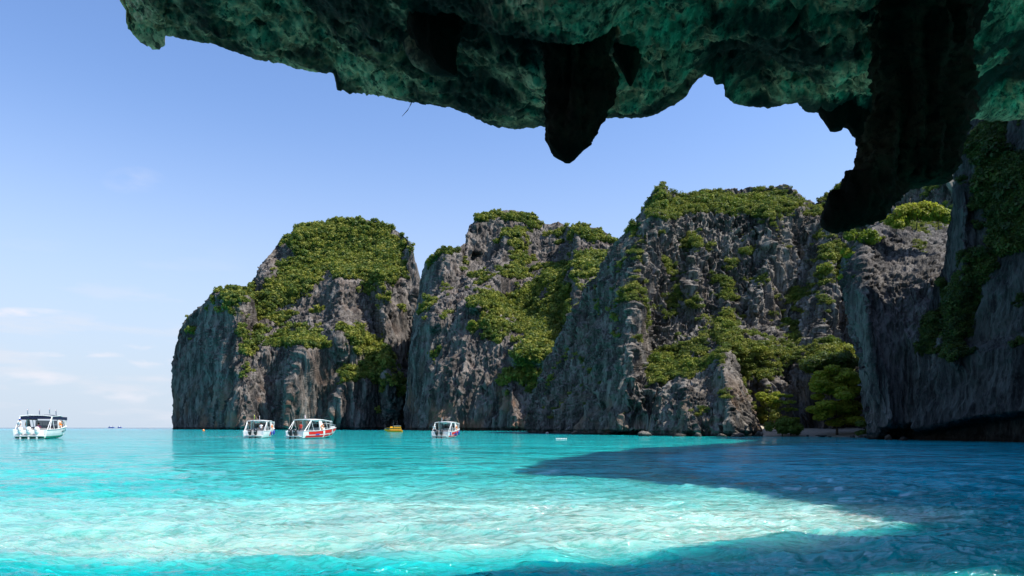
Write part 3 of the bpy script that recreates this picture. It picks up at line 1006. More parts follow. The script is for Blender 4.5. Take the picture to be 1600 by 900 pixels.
hanging_rock('hanging_rock', [[(1425, -120, 120), (1440, -40, 88), (1446, 60, 68), (1448, 150, 66), (1442, 220, 62), (1441, 262, 60), (1441, 278, 54), (1441, 287, 26)],
                              [(1440, 150, 50), (1418, 195, 52), (1394, 240, 48), (1366, 288, 42), (1336, 322, 34), (1308, 338, 26), (1294, 346, 17), (1286, 350, 8)]], ROOF_SHADE, 6.3, 0.8, 681, 0.16,
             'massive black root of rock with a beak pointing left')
hanging_rock('rock_knob', [[(1306, 150, 30), (1306, 180, 20), (1306, 203, 9)], [(1322, 150, 26), (1345, 190, 20), (1350, 214, 14), (1342, 228, 5)]], ROOF_SHADE, 8.6, 0.8, 701, 0.08)
hanging_rock('rock_flake', [[(640, 60, 14), (655, 82, 20), (680, 100, 18), (706, 112, 8), (716, 118, 3)]], ROOF, 6.5, 0.5, 721, 0.05, 'pale ochre flake under the black wedge')

# a thin root hanging from the lip
V, Q = tube_np([P(np.array(645.), np.array(150.), np.array(8.3)), P(np.array(642.), np.array(163.), np.array(8.3)), P(np.array(637.), np.array(172.), np.array(8.3)), P(np.array(628.), np.array(182.), np.array(8.3))],
               [0.008, 0.006, 0.005, 0.002], 5)
root = link('hanging_root', fast_mesh('hanging_root', V, Q), BARK)
tag(root, 'thin bare root dangling from the edge of the cave roof', 'root')

# ------------------------------------------------------------------ the sea
def row_radii():
    r = [0.4, 1.0, 2.0, 3.2, 4.5, 5.8, 7.0, 8.0]
    y = 905.0
    while y > 669.2:
        r.append((CAM_H * FP) / (y - HZ))
        y -= max(0.22, min(0.85, (y - HZ) * 0.03))
    q = r[-1]
    while q < 50000:
        q *= 1.25
        r.append(q)
    return np.array(r)


rr = row_radii()
fan = np.arctan((np.linspace(-60, 1660, 1150) - 800) / FP)
coarse = np.linspace(fan[-1], 2 * math.pi + fan[0], 40)[1:-1]
th = np.concatenate([fan, coarse])
TH, RR = np.meshgrid(th, rr, indexing='ij')
DY = np.where(np.abs(TH) < 0.72, RR, RR)
# rows of equal forward distance inside the fan
c_ = np.cos(TH)
rad = np.where(TH <= fan[-1] + 1e-9, RR / np.maximum(c_, 0.5), RR / np.cos(fan[-1]))
X = rad * np.sin(TH); Yw = rad * np.cos(TH)
dr = np.gradient(rr)[None, :]


def wave(X, Y, dr):
    def f(l): return sm((l / (dr * 2.2)) - 0.6)
    wx = X + 0.5 * gnoise(X * 0.3, Y * 0.3, X * 0, 900); wy = Y + 0.5 * gnoise(X * 0.3, Y * 0.3, X * 0 + 9, 901)
    h = 0.16 * gnoise(wx * 0.07, wy * 0.16, X * 0, 905) * f(9)
    h = h + 0.10 * gnoise(wx * 0.22, wy * 0.42, X * 0, 910) * f(3.2)
    h = h + 0.13 * (0.5 - np.abs(gnoise(wx * 0.42 + 7, wy * 0.8, X * 0, 920)) * 1.5) * f(1.6)
    h = h + 0.075 * (0.5 - np.abs(gnoise(wx * 1.1, wy * 1.9, X * 0, 930)) * 1.5) * f(0.7)
    h = h + 0.034 * (0.5 - np.abs(gnoise(wx * 2.6, wy * 4.2, X * 0, 940)) * 1.5) * f(0.33)
    h = h + 0.011 * gnoise(wx * 6, wy * 9, X * 0, 950) * f(0.15)
    return h


Z = wave(X, Yw, dr)
Z = Z * np.where(TH > fan[-1] + 1e-9, 0.3, 1.0)
# how pale the water is: sand glowing through, 0 deep .. 1 sand bar, with the cliff's shade tinted in
D_ = np.maximum(Yw, 0.1)
wn1 = fbm(X / 14, Yw / 14, X * 0, 4, 970); wn2 = fbm(X / 3, Yw / 5, X * 0, 4, 975)
lnD = np.log(np.maximum(rad, 1))
base = np.interp(D_, [0, 8, 10.4, 12.5, 17, 24, 34, 60, 110, 250, 450, 700, 1500], [.30, .33, .42, .97, .95, .74, .60, .51, .46, .43, .37, .06, .0])
pxw = 800 + FP * X / D_
base = base - 0.10 * sm((-X - 4) / 12) * (D_ < 30)
edge_near = 9.3 + np.interp(X, [-12, -8, -1, 1.5, 4, 8, 12, 20], [0.2, 0.4, 0.5, 0.8, 1.8, 4.5, 8, 16])
near = sm((edge_near + 0.9 * wn2 * 2 - D_) / 1.4 + 0.5)
base = base * (1 - near) + near * np.interp(X, [-8, 0, 4, 9, 14], [.38, .44, .48, .42, .32])
# deeper water by the right wall, plus shade blue painted over the cliff's shadow
chan_shade = sm((X - np.interp(D_, [0, 20, 33, 56, 73, 107, 150], [13, 10.5, 7, 12, 22, 48, 75]) + 3 * wn1 * np.clip(D_ / 30, .4, 3)) / (2.0 + D_ * 0.05) + 0.5)
chan_shade = chan_shade * sm((D_ - 5) / 10)
base = base * (1 - chan_shade) + chan_shade * np.interp(D_, [8, 21, 30, 60, 130], [.33, .25, .15, .12, .2]) + chan_shade * 0.10 * (wn2 + wn1)
shore = sm(1 - np.abs(D_ - np.interp(pxw, [1150, 1190, 1250, 1320, 1372], [172, 165, 157, 151, 143])) / 9) * (pxw > 1150) * (pxw < 1380)
base = np.maximum(base, 0.6 * shore)
depth_shade = np.clip(base + 0.07 * wn1 * (1 - chan_shade) + 0.05 * wn2 * (1 - chan_shade), 0, 1)
foam = 0.30 * sm(1 - np.abs(D_ - 18) / 7) * sm((X + 14) / 6) * (X < 9) * (0.6 + 0.8 * wn2)          # flecks over the bar
foam = foam + 0.22 * (D_ < 60) * (0.3 + wn1)
for (x0_, x1_, y_, w_) in ((-95, -62, 178, 2.2), (-80, -50, 160, 1.4), (-52, -30, 172, 1.6), (-100, -84, 150, 1.2), (5, 12, 205, 1.2)):
    foam = np.maximum(foam, 0.62 * sm(1 - np.abs(Yw - y_ - 4 * wn1) / w_) * sm((X - x0_) / 8) * sm((x1_ - X) / 8))
for (bx_, by_) in ((-92, 129), (-53.5, 139), (-42, 131), (-14.8, 139)):
    foam = np.maximum(foam, 0.50 * np.exp(-(((X - bx_) / 7.0) ** 2 + ((Yw - by_ + 2) / 3.5) ** 2)))
V = np.stack([X, Yw, Z], -1)
nT, nQ = V.shape[:2]
ii = np.arange(nT * nQ).reshape(nT, nQ)
jj = np.roll(ii, -1, axis=0)
Q = np.stack([ii[:, :-1], ii[:, 1:], jj[:, 1:], jj[:, :-1]], -1).reshape(-1, 4)
# the innermost ring closes on one point under the cave floor
me = fast_mesh('sea', V.reshape(-1, 3), Q, {'depth_shade': depth_shade.ravel(), 'foam': np.clip(foam, 0, 1).ravel()}, [list(ii[:, 0])])

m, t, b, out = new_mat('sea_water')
at = nd(t, 'ShaderNodeAttribute', attribute_name='depth_shade')
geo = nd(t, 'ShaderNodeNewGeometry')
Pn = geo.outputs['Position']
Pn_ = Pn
wc = ramp(t, at.outputs['Fac'], [(0.0, (0.000, 0.055, 0.11)), (0.10, (0.0, 0.54, 0.66)), (0.24, (0.0, 0.30, 0.34)), (0.37, (0.001, 0.26, 0.27)), (0.50, (0.004, 0.34, 0.33)), (0.68, (0.045, 0.40, 0.36)), (0.85, (0.18, 0.44, 0.39)), (1.0, (0.35, 0.50, 0.42))])  # second stop brightened for the water lying in the cliff's shadow
net = nd(t, 'ShaderNodeTexNoise', i_Scale=1.0, i_Detail=6.0, i_Roughness=0.6, i_Distortion=1.2)
nmap = nd(t, 'ShaderNodeMapping'); nmap.inputs['Scale'].default_value = (0.6, 1.7, 1)
t.links.new(Pn_, nmap.inputs[0]); t.links.new(nmap.outputs[0], net.inputs[0])
ridge_ = mathn(t, 'ABSOLUTE', mathn(t, 'SUBTRACT', net.outputs[0], 0.5))
lines = mrange(t, ridge_, 0.045, 0.0, 0, 0.65)            # thin refraction lines between wave facets, painted dark into the colour
patch = noise_node(t, Pn_, 0.05, 9, 0.62, (0.5, 1.0, 1), dist=0.3)
wc = mixc(t, mrange(t, patch, 0.40, 0.66, 0, 0.42), wc, (0.0, 0.135, 0.17), 'MIX')
lm = mixc(t, lines, (1, 1, 1), (0.32, 0.62, 0.58))
wc = mixc(t, 1.0, wc, lm, 'MULTIPLY')
fm = nd(t, 'ShaderNodeAttribute', attribute_name='foam')
fn = noise_node(t, Pn_, 7.0, 4, 0.7, (0.6, 1.2, 1))
fk = mrange(t, mathn(t, 'ADD', fm.outputs['Fac'], fn), 0.93, 1.0)
wc = mixc(t, fk, wc, (0.75, 0.78, 0.76))
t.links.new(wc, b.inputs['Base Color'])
b.inputs['Roughness'].default_value = 0.08
b.inputs['Subsurface Weight'].default_value = 1.0
b.inputs['Subsurface Radius'].default_value = (0.15, 1.0, 1.0)
b.inputs['Subsurface Scale'].default_value = 4.0
b.inputs['IOR'].default_value = 1.333
b.inputs['Specular IOR Level'].default_value = 0.5
wa1 = noise_node(t, Pn, 3.2, 5, 0.62, (0.55, 1.0, 1), dist=0.6)
wa2 = noise_node(t, Pn, 0.55, 5, 0.6, (0.5, 1.0, 1), dist=0.5)
wa3 = noise_node(t, Pn, 0.07, 5, 0.65, (0.5, 1.0, 1), dist=0.4)
b1 = nd(t, 'ShaderNodeBump', i_Strength=1.0, i_Distance=0.10)
t.links.new(wa1, b1.inputs['Height'])
b2 = nd(t, 'ShaderNodeBump', i_Strength=1.0, i_Distance=0.7)
t.links.new(wa2, b2.inputs['Height'])
t.links.new(b1.outputs[0], b2.inputs['Normal'])
b3 = nd(t, 'ShaderNodeBump', i_Strength=1.0, i_Distance=3.0)
t.links.new(wa3, b3.inputs['Height'])
t.links.new(b2.outputs[0], b3.inputs['Normal'])
t.links.new(b3.outputs[0], b.inputs['Normal'])
sea = link('sea', me, m, smooth=True)
tag(sea, 'clear turquoise sea, pale over the sand bar and dark blue along the right wall', 'sea', None, 'structure')

# ------------------------------------------------------------------ plant cover
def cover(name, c, n, seed, smin, smax, protos, label, thr=0.36, zmin=2.5, sink=0.25, power=1.0, nzb=0.0):
    p, N, vg, r = pick_points(c, n, seed, thr, zmin, power, nzb)
    s = smin + (smax - smin) * r.random(n) ** 2.2
    s = s * (0.65 + 0.5 * vg)
    p = p - np.array([0, 0, 1.0]) * (s * sink)[:, None] + N * np.array([1, 1, 0]) * (s * 0.15)[:, None]
    return gn_scatter(name, p, s, r.integers(0, len(protos), n), r.random(n) * 6.28, protos, label, 'vegetation')


cover('forest_cover', 'headland', 8000, 1, 2.0, 7.5, PROTO_FAR, 'dense green scrub and trees covering the far headland')
cover('scrub_cover', 'cliff_middle', 9000, 2, 1.1, 5.0, PROTO_FAR, 'green scrub on the ledges of the middle massif')
cover('shrub_cover', 'tall_cliff', 13000, 3, 0.4, 2.1, PROTO_BRUSH, 'low scrub rooted all over the tall fluted cliff')
cover('fern_cover', 'rock_promontory', 700, 4, 0.4, 1.3, PROTO_BRUSH, 'low plants on the rocky promontory')
cover('crest_cover', 'leaning_rock', 500, 5, 0.3, 0.9, PROTO_BRUSH, 'small plants on the crest of the leaning rock', zmin=12)
cover('creeper_cover', 'shaded_cliff', 6500, 6, 0.4, 1.3, PROTO_SHADED, 'hanging creepers on the dark shaded wall', zmin=8, nzb=0.5)

# ================================================================== OBJECTS
U = 1.45      # one real metre in scene units (the whole place is drawn larger than life by this)


# ---- trees and shrubs one can tell apart
def pnt(px, py, Y):
    return P(np.array(float(px)), np.array(float(py)), np.array(float(Y)))


def tree(name, label, foot, clumps, D, leaves, size, mat, seed, squash=0.55, group=None, trunk_r=0.28, cat='tree'):
    """foot (px, py); clumps (px, py, radius px, depth offset)"""
    b = pnt(foot[0], foot[1], D)
    root = empty(name, tuple(b))
    tag(root, label, cat, group)
    C = []; Rr = []
    for (x, y, r, dy) in clumps:
        C.append(pnt(x, y, D + dy) - b); Rr.append(r * D / FP)
    V, Q, tone = leaf_cloud(C, Rr, leaves, size, squash, seed, up=0.5)
    crown = link('crown', fast_mesh('crown', V, Q, {'tone': tone}), mat, root)
    Vs = []; Qs = []; k = 0
    r = np.random.default_rng(seed)
    cm = np.mean(C, axis=0)
    fork = np.array([cm[0] * 0.4, cm[1] * 0.4, max(0.6, cm[2] * 0.45)])
    for i, c in enumerate(C[:14]):
        mid = (fork + c) / 2 + r.normal(size=3) * 0.15 * np.linalg.norm(c - fork)
        v, q = tube_np([fork, mid, c], [trunk_r * 0.5, trunk_r * 0.32, trunk_r * 0.1], 6)
        Vs.append(v); Qs.append(q + k); k += len(v)
    link('limb', fast_mesh('limb', np.concatenate(Vs), np.concatenate(Qs)), BARK, root)
    v, q = tube_np([(0, 0, -0.6), (fork[0] * .3, fork[1] * .3, fork[2] * .4), fork], [trunk_r * 1.25, trunk_r, trunk_r * 0.7], 8)
    link('trunk', fast_mesh('trunk', v, q), BARK, root)
    return root


r_ = np.random.default_rng(44)
big = [(1270 + r_.random() * 68, 582 + r_.random() * 82, 9 + r_.random() * 8, r_.normal() * 3) for _ in range(46)]
big += [(1283, 583, 10, 0), (1300, 575, 12, 0), (1320, 580, 12, 1), (1338, 592, 10, 1), (1274, 600, 10, 0), (1305, 660, 14, -1), (1335, 655, 12, -1)]
tree('beach_tree', 'large bright green spreading tree filling the corner behind the beach', (1308, 682, ), big, 168, 17000, 0.42, LEAF_LIME, 11, 0.42)
bk = [(1262 + r_.random() * 80, 556 + r_.random() * 22, 9 + r_.random() * 7, r_.normal() * 2) for _ in range(22)]
tree('beach_tree', 'round olive crowned tree rising behind the bright spreading tree', (1298, 640), bk, 180, 6000, 0.45, LEAF_FAR, 12, 0.7)
tiers = []
for ty, x0, x1 in ((617, 1213, 1240), (628, 1212, 1245), (640, 1226, 1248), (653, 1228, 1246)):
    for x in np.arange(x0, x1, 5.5):
        tiers.append((x, ty + r_.normal() * 1.0, 4.2, r_.normal() * 1.2))
tree('tiered_tree', 'small tree with flat stacked tiers of bright leaves left of the beach thicket', (1236, 680), tiers, 170, 3200, 0.34, LEAF_LIME, 13, 0.28, trunk_r=0.16)
lw = [(1200 + r_.random() * 46, 655 + r_.random() * 20, 6 + r_.random() * 5, r_.normal() * 1.5) for _ in range(22)]
tree('beach_bush', 'low dark green bush beneath the tiered tree', (1222, 681), lw, 168, 4500, 0.36, LEAF_NEAR, 14, 0.7, trunk_r=0.12, cat='bush')
lw = [(1188 + r_.random() * 26, 612 + r_.random() * 24, 5 + r_.random() * 4, r_.normal() * 1) for _ in range(14)]
tree('beach_bush', 'pale green bush on the slope left of the tiered tree', (1200, 660), lw, 178, 2600, 0.34, LEAF_LIME, 15, 0.6, trunk_r=0.12, cat='bush')
lw = [(1340 + r_.random() * 26, 660 + r_.random() * 18, 4 + r_.random() * 4, r_.normal() * 1) for _ in range(14)]
tree('beach_bush', 'dark bush at the foot of the leaning rock', (1354, 682), lw, 152, 2600, 0.3, LEAF_NEAR, 16, 0.6, trunk_r=0.12, cat='bush')
crest = [('broad lime green shrub at the middle of the sunlit crest', 1432, 326, 26, 1900), ('lime green shrub left of the broad one on the sunlit crest', 1400, 342, 18, 1200),
         ('lime green shrub right of the broad one on the sunlit crest', 1466, 334, 18, 1200), ('lime green shrub at the right end of the sunlit crest', 1488, 336, 14, 900),
         ('yellowish shrub on the left shoulder of the leaning rock, under the beak', 1350, 366, 17, 1100), ('yellowish shrub on the outer left edge of the leaning rock', 1333, 392, 13, 800),
         ('small shrub on the left edge of the leaning rock, lowest of those in the sun', 1326, 428, 9, 500)]
for i, (lb, x, y, r, nl) in enumerate(crest):
    Dd = 134; r *= 1.25; nl = int(nl * 1.6)
    cl = [(x + r_.normal() * r * 0.45, y + 3 + abs(r_.normal()) * r * 0.25 - r * 0.2, r * (0.30 + 0.22 * r_.random()), r_.normal() * 0.8) for _ in range(9)]
    tree('crest_shrub', lb, (x, y + r * 0.9), cl, Dd, nl, 0.34, LEAF_LIME, 30 + i, 0.75, 'shrubs on the crest of the leaning rock', 0.08, 'shrub')


def singles(c, n, seed, smin, smax, protos, name, label, group, thr=0.5, zmin=4.0, mind=1.2, region=None, cat='shrub'):
    p, N, vg, r = pick_points(c, n * 6, seed, thr, zmin, 1.3)
    order = r.permutation(len(p)); kept = []
    for k in order:
        if region is not None:
            q = p[k]; X = 800 + FP * q[0] / q[1]
            if not (region[0] < X < region[1]): continue
        if all(np.linalg.norm(p[k] - p[j]) > mind for j in kept):
            kept.append(k)
        if len(kept) >= n: break
    # tiers from the top down, then left to right, so that each one has its own place
    pz = [HZ - (p[k][2] - CAM_H) * FP / p[k][1] for k in kept]
    pxx = [800 + FP * p[k][0] / p[k][1] for k in kept]
    by = sorted(range(len(kept)), key=lambda i: pz[i])
    per = 12
    for t0 in range(0, len(by), per):
        row = sorted(by[t0:t0 + per], key=lambda i: pxx[i])
        for j, i in enumerate(row):
            k = kept[i]
            s = smin + (smax - smin) * r.random() ** 1.5
            o = bpy.data.objects.new(name, protos[int(r.integers(0, len(protos)))])
            COL.objects.link(o)
            q = p[k] + N[k] * s * 0.25 - np.array([0, 0, 0.3 * s])
            o.location = tuple(q)
            o.scale = (s, s, s * (0.8 + 0.4 * r.random()))
            o.rotation_euler = (0, 0, r.random() * 6.28)
            w = ORD[j] + ' from left'
            if len(by) > per:
                w += (' in the topmost tier' if t0 == 0 else ' in the %s tier down' % ORD[t0 // per])
            tag(o, label + ', ' + w, cat, group)


ORD = ['first', 'second', 'third', 'fourth', 'fifth', 'sixth', 'seventh', 'eighth', 'ninth', 'tenth', 'eleventh', 'twelfth']
singles('tall_cliff', 132, 501, 1.3, 3.2, PROTO_MID, 'cliff_shrub', 'bushy shrub on the tall fluted cliff', 'shrubs rooted on the tall fluted cliff', mind=2.2, region=(960, 1420))
singles('rock_promontory', 12, 502, 0.9, 1.9, PROTO_MID, 'promontory_shrub', 'bright shrub growing on the rocky promontory', 'shrubs on the rocky promontory', mind=1.6)
singles('shaded_cliff', 48, 503, 1.0, 2.4, PROTO_SHADED, 'wall_shrub', 'dark shrub on the shaded right wall', 'shrubs on the shaded right wall', thr=0.4, mind=1.8, region=(1430, 1610))
singles('headland', 72, 504, 6.0, 9.5, PROTO_MID, 'headland_tree', 'round crowned tree on the far headland', 'trees on the far headland', zmin=60, mind=14, cat='tree')
singles('cliff_middle', 72, 505, 3.5, 6.5, PROTO_MID, 'massif_tree', 'round crowned tree on the middle massif', 'trees on the middle massif', zmin=30, mind=9, cat='tree')


# ---- loose boulders on the beach
def boulder(name, px, py, D, r, seed, mat, label, group=None):
    bm = bmesh.new()
    bmesh.ops.create_icosphere(bm, subdivisions=3, radius=1.0)
    rg = np.random.default_rng(seed); s = 1 + 0.35 * rg.normal(size=3); s[2] *= 0.6
    for v in bm.verts:
        c = np.array(v.co)
        k = 1 + 0.35 * float(gnoise(c[0] * 1.3 + seed, c[1] * 1.3, c[2] * 1.3, seed)) + 0.14 * float(gnoise(c[0] * 4, c[1] * 4, c[2] * 4, seed + 1))
        v.co = Vector(c * k * r * s)
    me = bpy.data.meshes.new(name); bm.to_mesh(me); bm.free()
    o = link(name, me, mat)
    q = pnt(px, py, D); o.location = tuple(q)
    tag(o, label, 'boulder', group)


bl = [(1172, 680, 172, 0.9), (1186, 680, 170, 1.1), (1262, 681, 163, 0.5), (1284, 681, 160, 0.9), (1297, 682, 158, 0.45), (1332, 683, 150, 0.7), (1352, 683, 148, 1.2), (1366, 684, 146, 0.9)]
for i, (x, y, D, r) in enumerate(bl):
    boulder('beach_boulder', x, y, D, r, 60 + i, R_MID, 'grey boulder by the waterline of the small beach, ' + ORD[i] + ' from left', 'boulders along the small beach')
for i, (x, D, rr0) in enumerate([(905, 232, 1.6), (948, 211, 1.2), (985, 200, 1.5), (1008, 178, 1.3), (1062, 170, 1.1), (1090, 166, 0.9), (1128, 163, 1.3), (1152, 163, 1.5), (1388, 121, 1.1), (1412, 118, 0.8)]):
    y = HZ + CAM_H * FP / D
    boulder('shore_rock', x, y - 1, D, rr0, 90 + i, R_MID, 'wet rock awash at the foot of the tall and leaning cliffs, ' + ORD[i] + ' from left', 'rocks awash along the foot of the cliffs')
PALE = plain('pale_rock', (0.55, 0.48, 0.42), 0.9, 0.2, var=0.4)
boulder('pale_rock', 855, 677.5, 245, 0.9, 75, PALE, 'pale pinkish rock awash at the foot of the tall cliff, left end')


# ---- mesh builder for small craft
class MB:
    def __init__(self): self.v = []; self.f = []

    def add(self, V, F):
        k = len(self.v)
        self.v += [tuple(map(float, p)) for p in V]
        self.f += [tuple(i + k for i in q) for q in F]
        return self

    def box(self, c, s, rx=0, ry=0, rz=0, taper=1.0, bev=0.0):
        M = Matrix.Rotation(rz, 3, 'Z') @ Matrix.Rotation(ry, 3, 'Y') @ Matrix.Rotation(rx, 3, 'X')
        bm = bmesh.new()
        bmesh.ops.create_cube(bm, size=1.0)
        for v in bm.verts:
            t_ = taper if v.co.z > 0 else 1.0
            v.co = Vector((v.co.x * s[0] * t_, v.co.y * s[1] * t_, v.co.z * s[2]))
        if bev:
            bmesh.ops.bevel(bm, geom=list(bm.edges) + list(bm.verts), offset=bev, segments=2, affect='EDGES', profile=0.7)
        bm.verts.ensure_lookup_table()
        self.add([M @ v.co + Vector(c) for v in bm.verts], [[q.index for q in f.verts] for f in bm.faces])
        bm.free()
        return self

    def tube(self, pts, r, seg=6):
        rr_ = r if hasattr(r, '__len__') else [r] * len(pts)
        V, Q = tube_np(pts, rr_, seg)
        n = len(pts)
        return self.add(V, [list(q) for q in Q] + [list(range(seg))[::-1], list(range((n - 1) * seg, n * seg))])

    def loft(self, rings, closed=True, cap=True):
        n = len(rings[0]); V = [p for r in rings for p in r]; F = []
        for i in range(len(rings) - 1):
            for k in range(n if closed else n - 1):
                k2 = (k + 1) % n
                F.append((i * n + k, i * n + k2, (i + 1) * n + k2, (i + 1) * n + k))
        if cap:
            F.append(tuple(range(n))[::-1]); F.append(tuple(range((len(rings) - 1) * n, len(rings) * n)))
        return self.add(V, F)

    def torus(self, c, R_, r, axis='y', a0=0, a1=2 * math.pi, seg=16):
        full = abs(a1 - a0 - 2 * math.pi) < 1e-6
        pts = []
        for i in range(seg + 1):
            a = a0 + (a1 - a0) * i / seg
            u, w = R_ * math.cos(a), R_ * math.sin(a)
            pts.append((c[0] + u, c[1], c[2] + w) if axis == 'y' else (c[0], c[1] + u, c[2] + w))
        return self.tube(pts, r, 8)

    def build(self, name, mat, parent=None, smooth=False):
        me = bpy.data.meshes.new(name)
        me.from_pydata(self.v, [], self.f)
        me.validate()
        bm = bmesh.new(); bm.from_mesh(me)
        bmesh.ops.recalc_face_normals(bm, faces=bm.faces)
        bm.to_mesh(me); bm.free()
        return link(name, me, mat, parent, smooth)


WHITE = plain('boat_white', (0.80, 0.80, 0.78), 0.25, 0.5, coat=0.4, var=0.06)
WHITE2 = plain('boat_white_worn', (0.70, 0.70, 0.68), 0.45, 0.4, var=0.15)
RED = plain('boat_red', (0.62, 0.018, 0.012), 0.45, 0.3, var=0.12)
BLUE = plain('boat_blue', (0.03, 0.08, 0.38), 0.4, 0.5, var=0.1)
NAVY = plain('canvas_navy', (0.012, 0.02, 0.055), 0.85, 0.2, var=0.2)
GREEN = plain('hull_green', (0.03, 0.28, 0.17), 0.35, 0.5, var=0.2)
BLACK = plain('outboard_black', (0.015, 0.02, 0.022), 0.3, 0.5, var=0.2)
GREYM = plain('steel', (0.55, 0.56, 0.58), 0.25, 0.5, 0.9)
DARKIN = plain('cockpit_dark', (0.05, 0.05, 0.055), 0.8, 0.2, var=0.3)
SEATC = plain('seat_vinyl', (0.42, 0.40, 0.38), 0.6, 0.3, var=0.2)
ORANGE = plain('lifebuoy_orange', (0.80, 0.22, 0.03), 0.5, 0.4, var=0.15)
YELL = plain('ferry_yellow', (0.80, 0.42, 0.015), 0.4, 0.5, var=0.1)
FLAGY = plain('flag_yellow', (0.85, 0.75, 0.05), 0.8, 0.2)
FLAGP = plain('flag_pale', (0.75, 0.6, 0.62), 0.8, 0.2)
SMOKE = glass_mat('windscreen_smoked', (0.25, 0.28, 0.30))


def interp(x, a, b): return float(np.interp(x, a, b))


def hull_section(x, L, B):
    f = x / L
    w = B / 2 * interp(f, [0, .15, .5, .7, .85, .95, 1.0], [.94, .98, 1.0, .90, .64, .33, .06])
    sh = interp(f, [0, .3, .6, .85, 1.0], [1.00, 1.05, 1.28, 1.46, 1.52])
    cz = interp(f, [0, .5, .75, .92, 1.0], [0.06, 0.10, .28, .72, 1.15])
    kz = interp(f, [0, .6, .8, .93, 1.0], [-0.4, -0.4, -0.22, .35, 1.05])
    cw = w * interp(f, [0, .5, .9, 1], [.88, .84, .6, .5])
    return w, sh, cz, kz, cw


def side_point(x, s, t, L, B, out=0.0):
    """point on the topside: t 0 at the chine, 1 at the gunwale; s = +1 port, -1 starboard"""
    w, sh, cz, kz, cw = hull_section(x, L, B)
    bulge = math.sin(t * math.pi) * 0.04
    return (x, s * (cw + (w - cw) * t ** 0.8 + bulge + out), cz + (sh - cz) * t)


def lifebuoy(root, c, axis='y'):
    o = MB().torus(c, 0.30, 0.085, axis).build('lifebuoy', ORANGE, root, True)
    k = MB()
    for a in (0.4, 2.0, 3.55, 5.1):
        k.torus(c, 0.30, 0.092, axis, a, a + 0.35, 4)
    k.build('band', WHITE, o, True)
    return o


def outboard(root, y, cowl, leg, L=0.0):
    rings = []
    for z, sx, sy, ox in ((0.55, .20, .17, 0), (0.62, .27, .22, 0), (0.85, .31, .25, -0.02), (1.12, .30, .24, -0.03), (1.28, .24, .20, -0.02), (1.34, .12, .10, 0)):
        rings.append([(-0.42 + ox + sx * math.cos(a), y + sy * math.sin(a), z) for a in np.linspace(0, 2 * math.pi, 14, endpoint=False)])
    eng = MB().loft(rings).build('outboard', cowl, root, True)
    MB().box((-0.42, y, 0.30), (0.24, 0.16, 0.62), bev=0.03).box((-0.46, y, -0.05), (0.5, 0.20, 0.05)).box((-0.42, y, -0.28), (0.22, 0.08, 0.5), bev=0.02).box((-0.16, y, 0.55), (0.22, 0.2, 0.3), bev=0.03).build('outboard_leg', leg, eng)
    MB().box((-0.735, y, 0.98), (0.012, 0.26, 0.07)).build('cowling_badge', BLACK if cowl is WHITE else WHITE2, eng)
    return eng


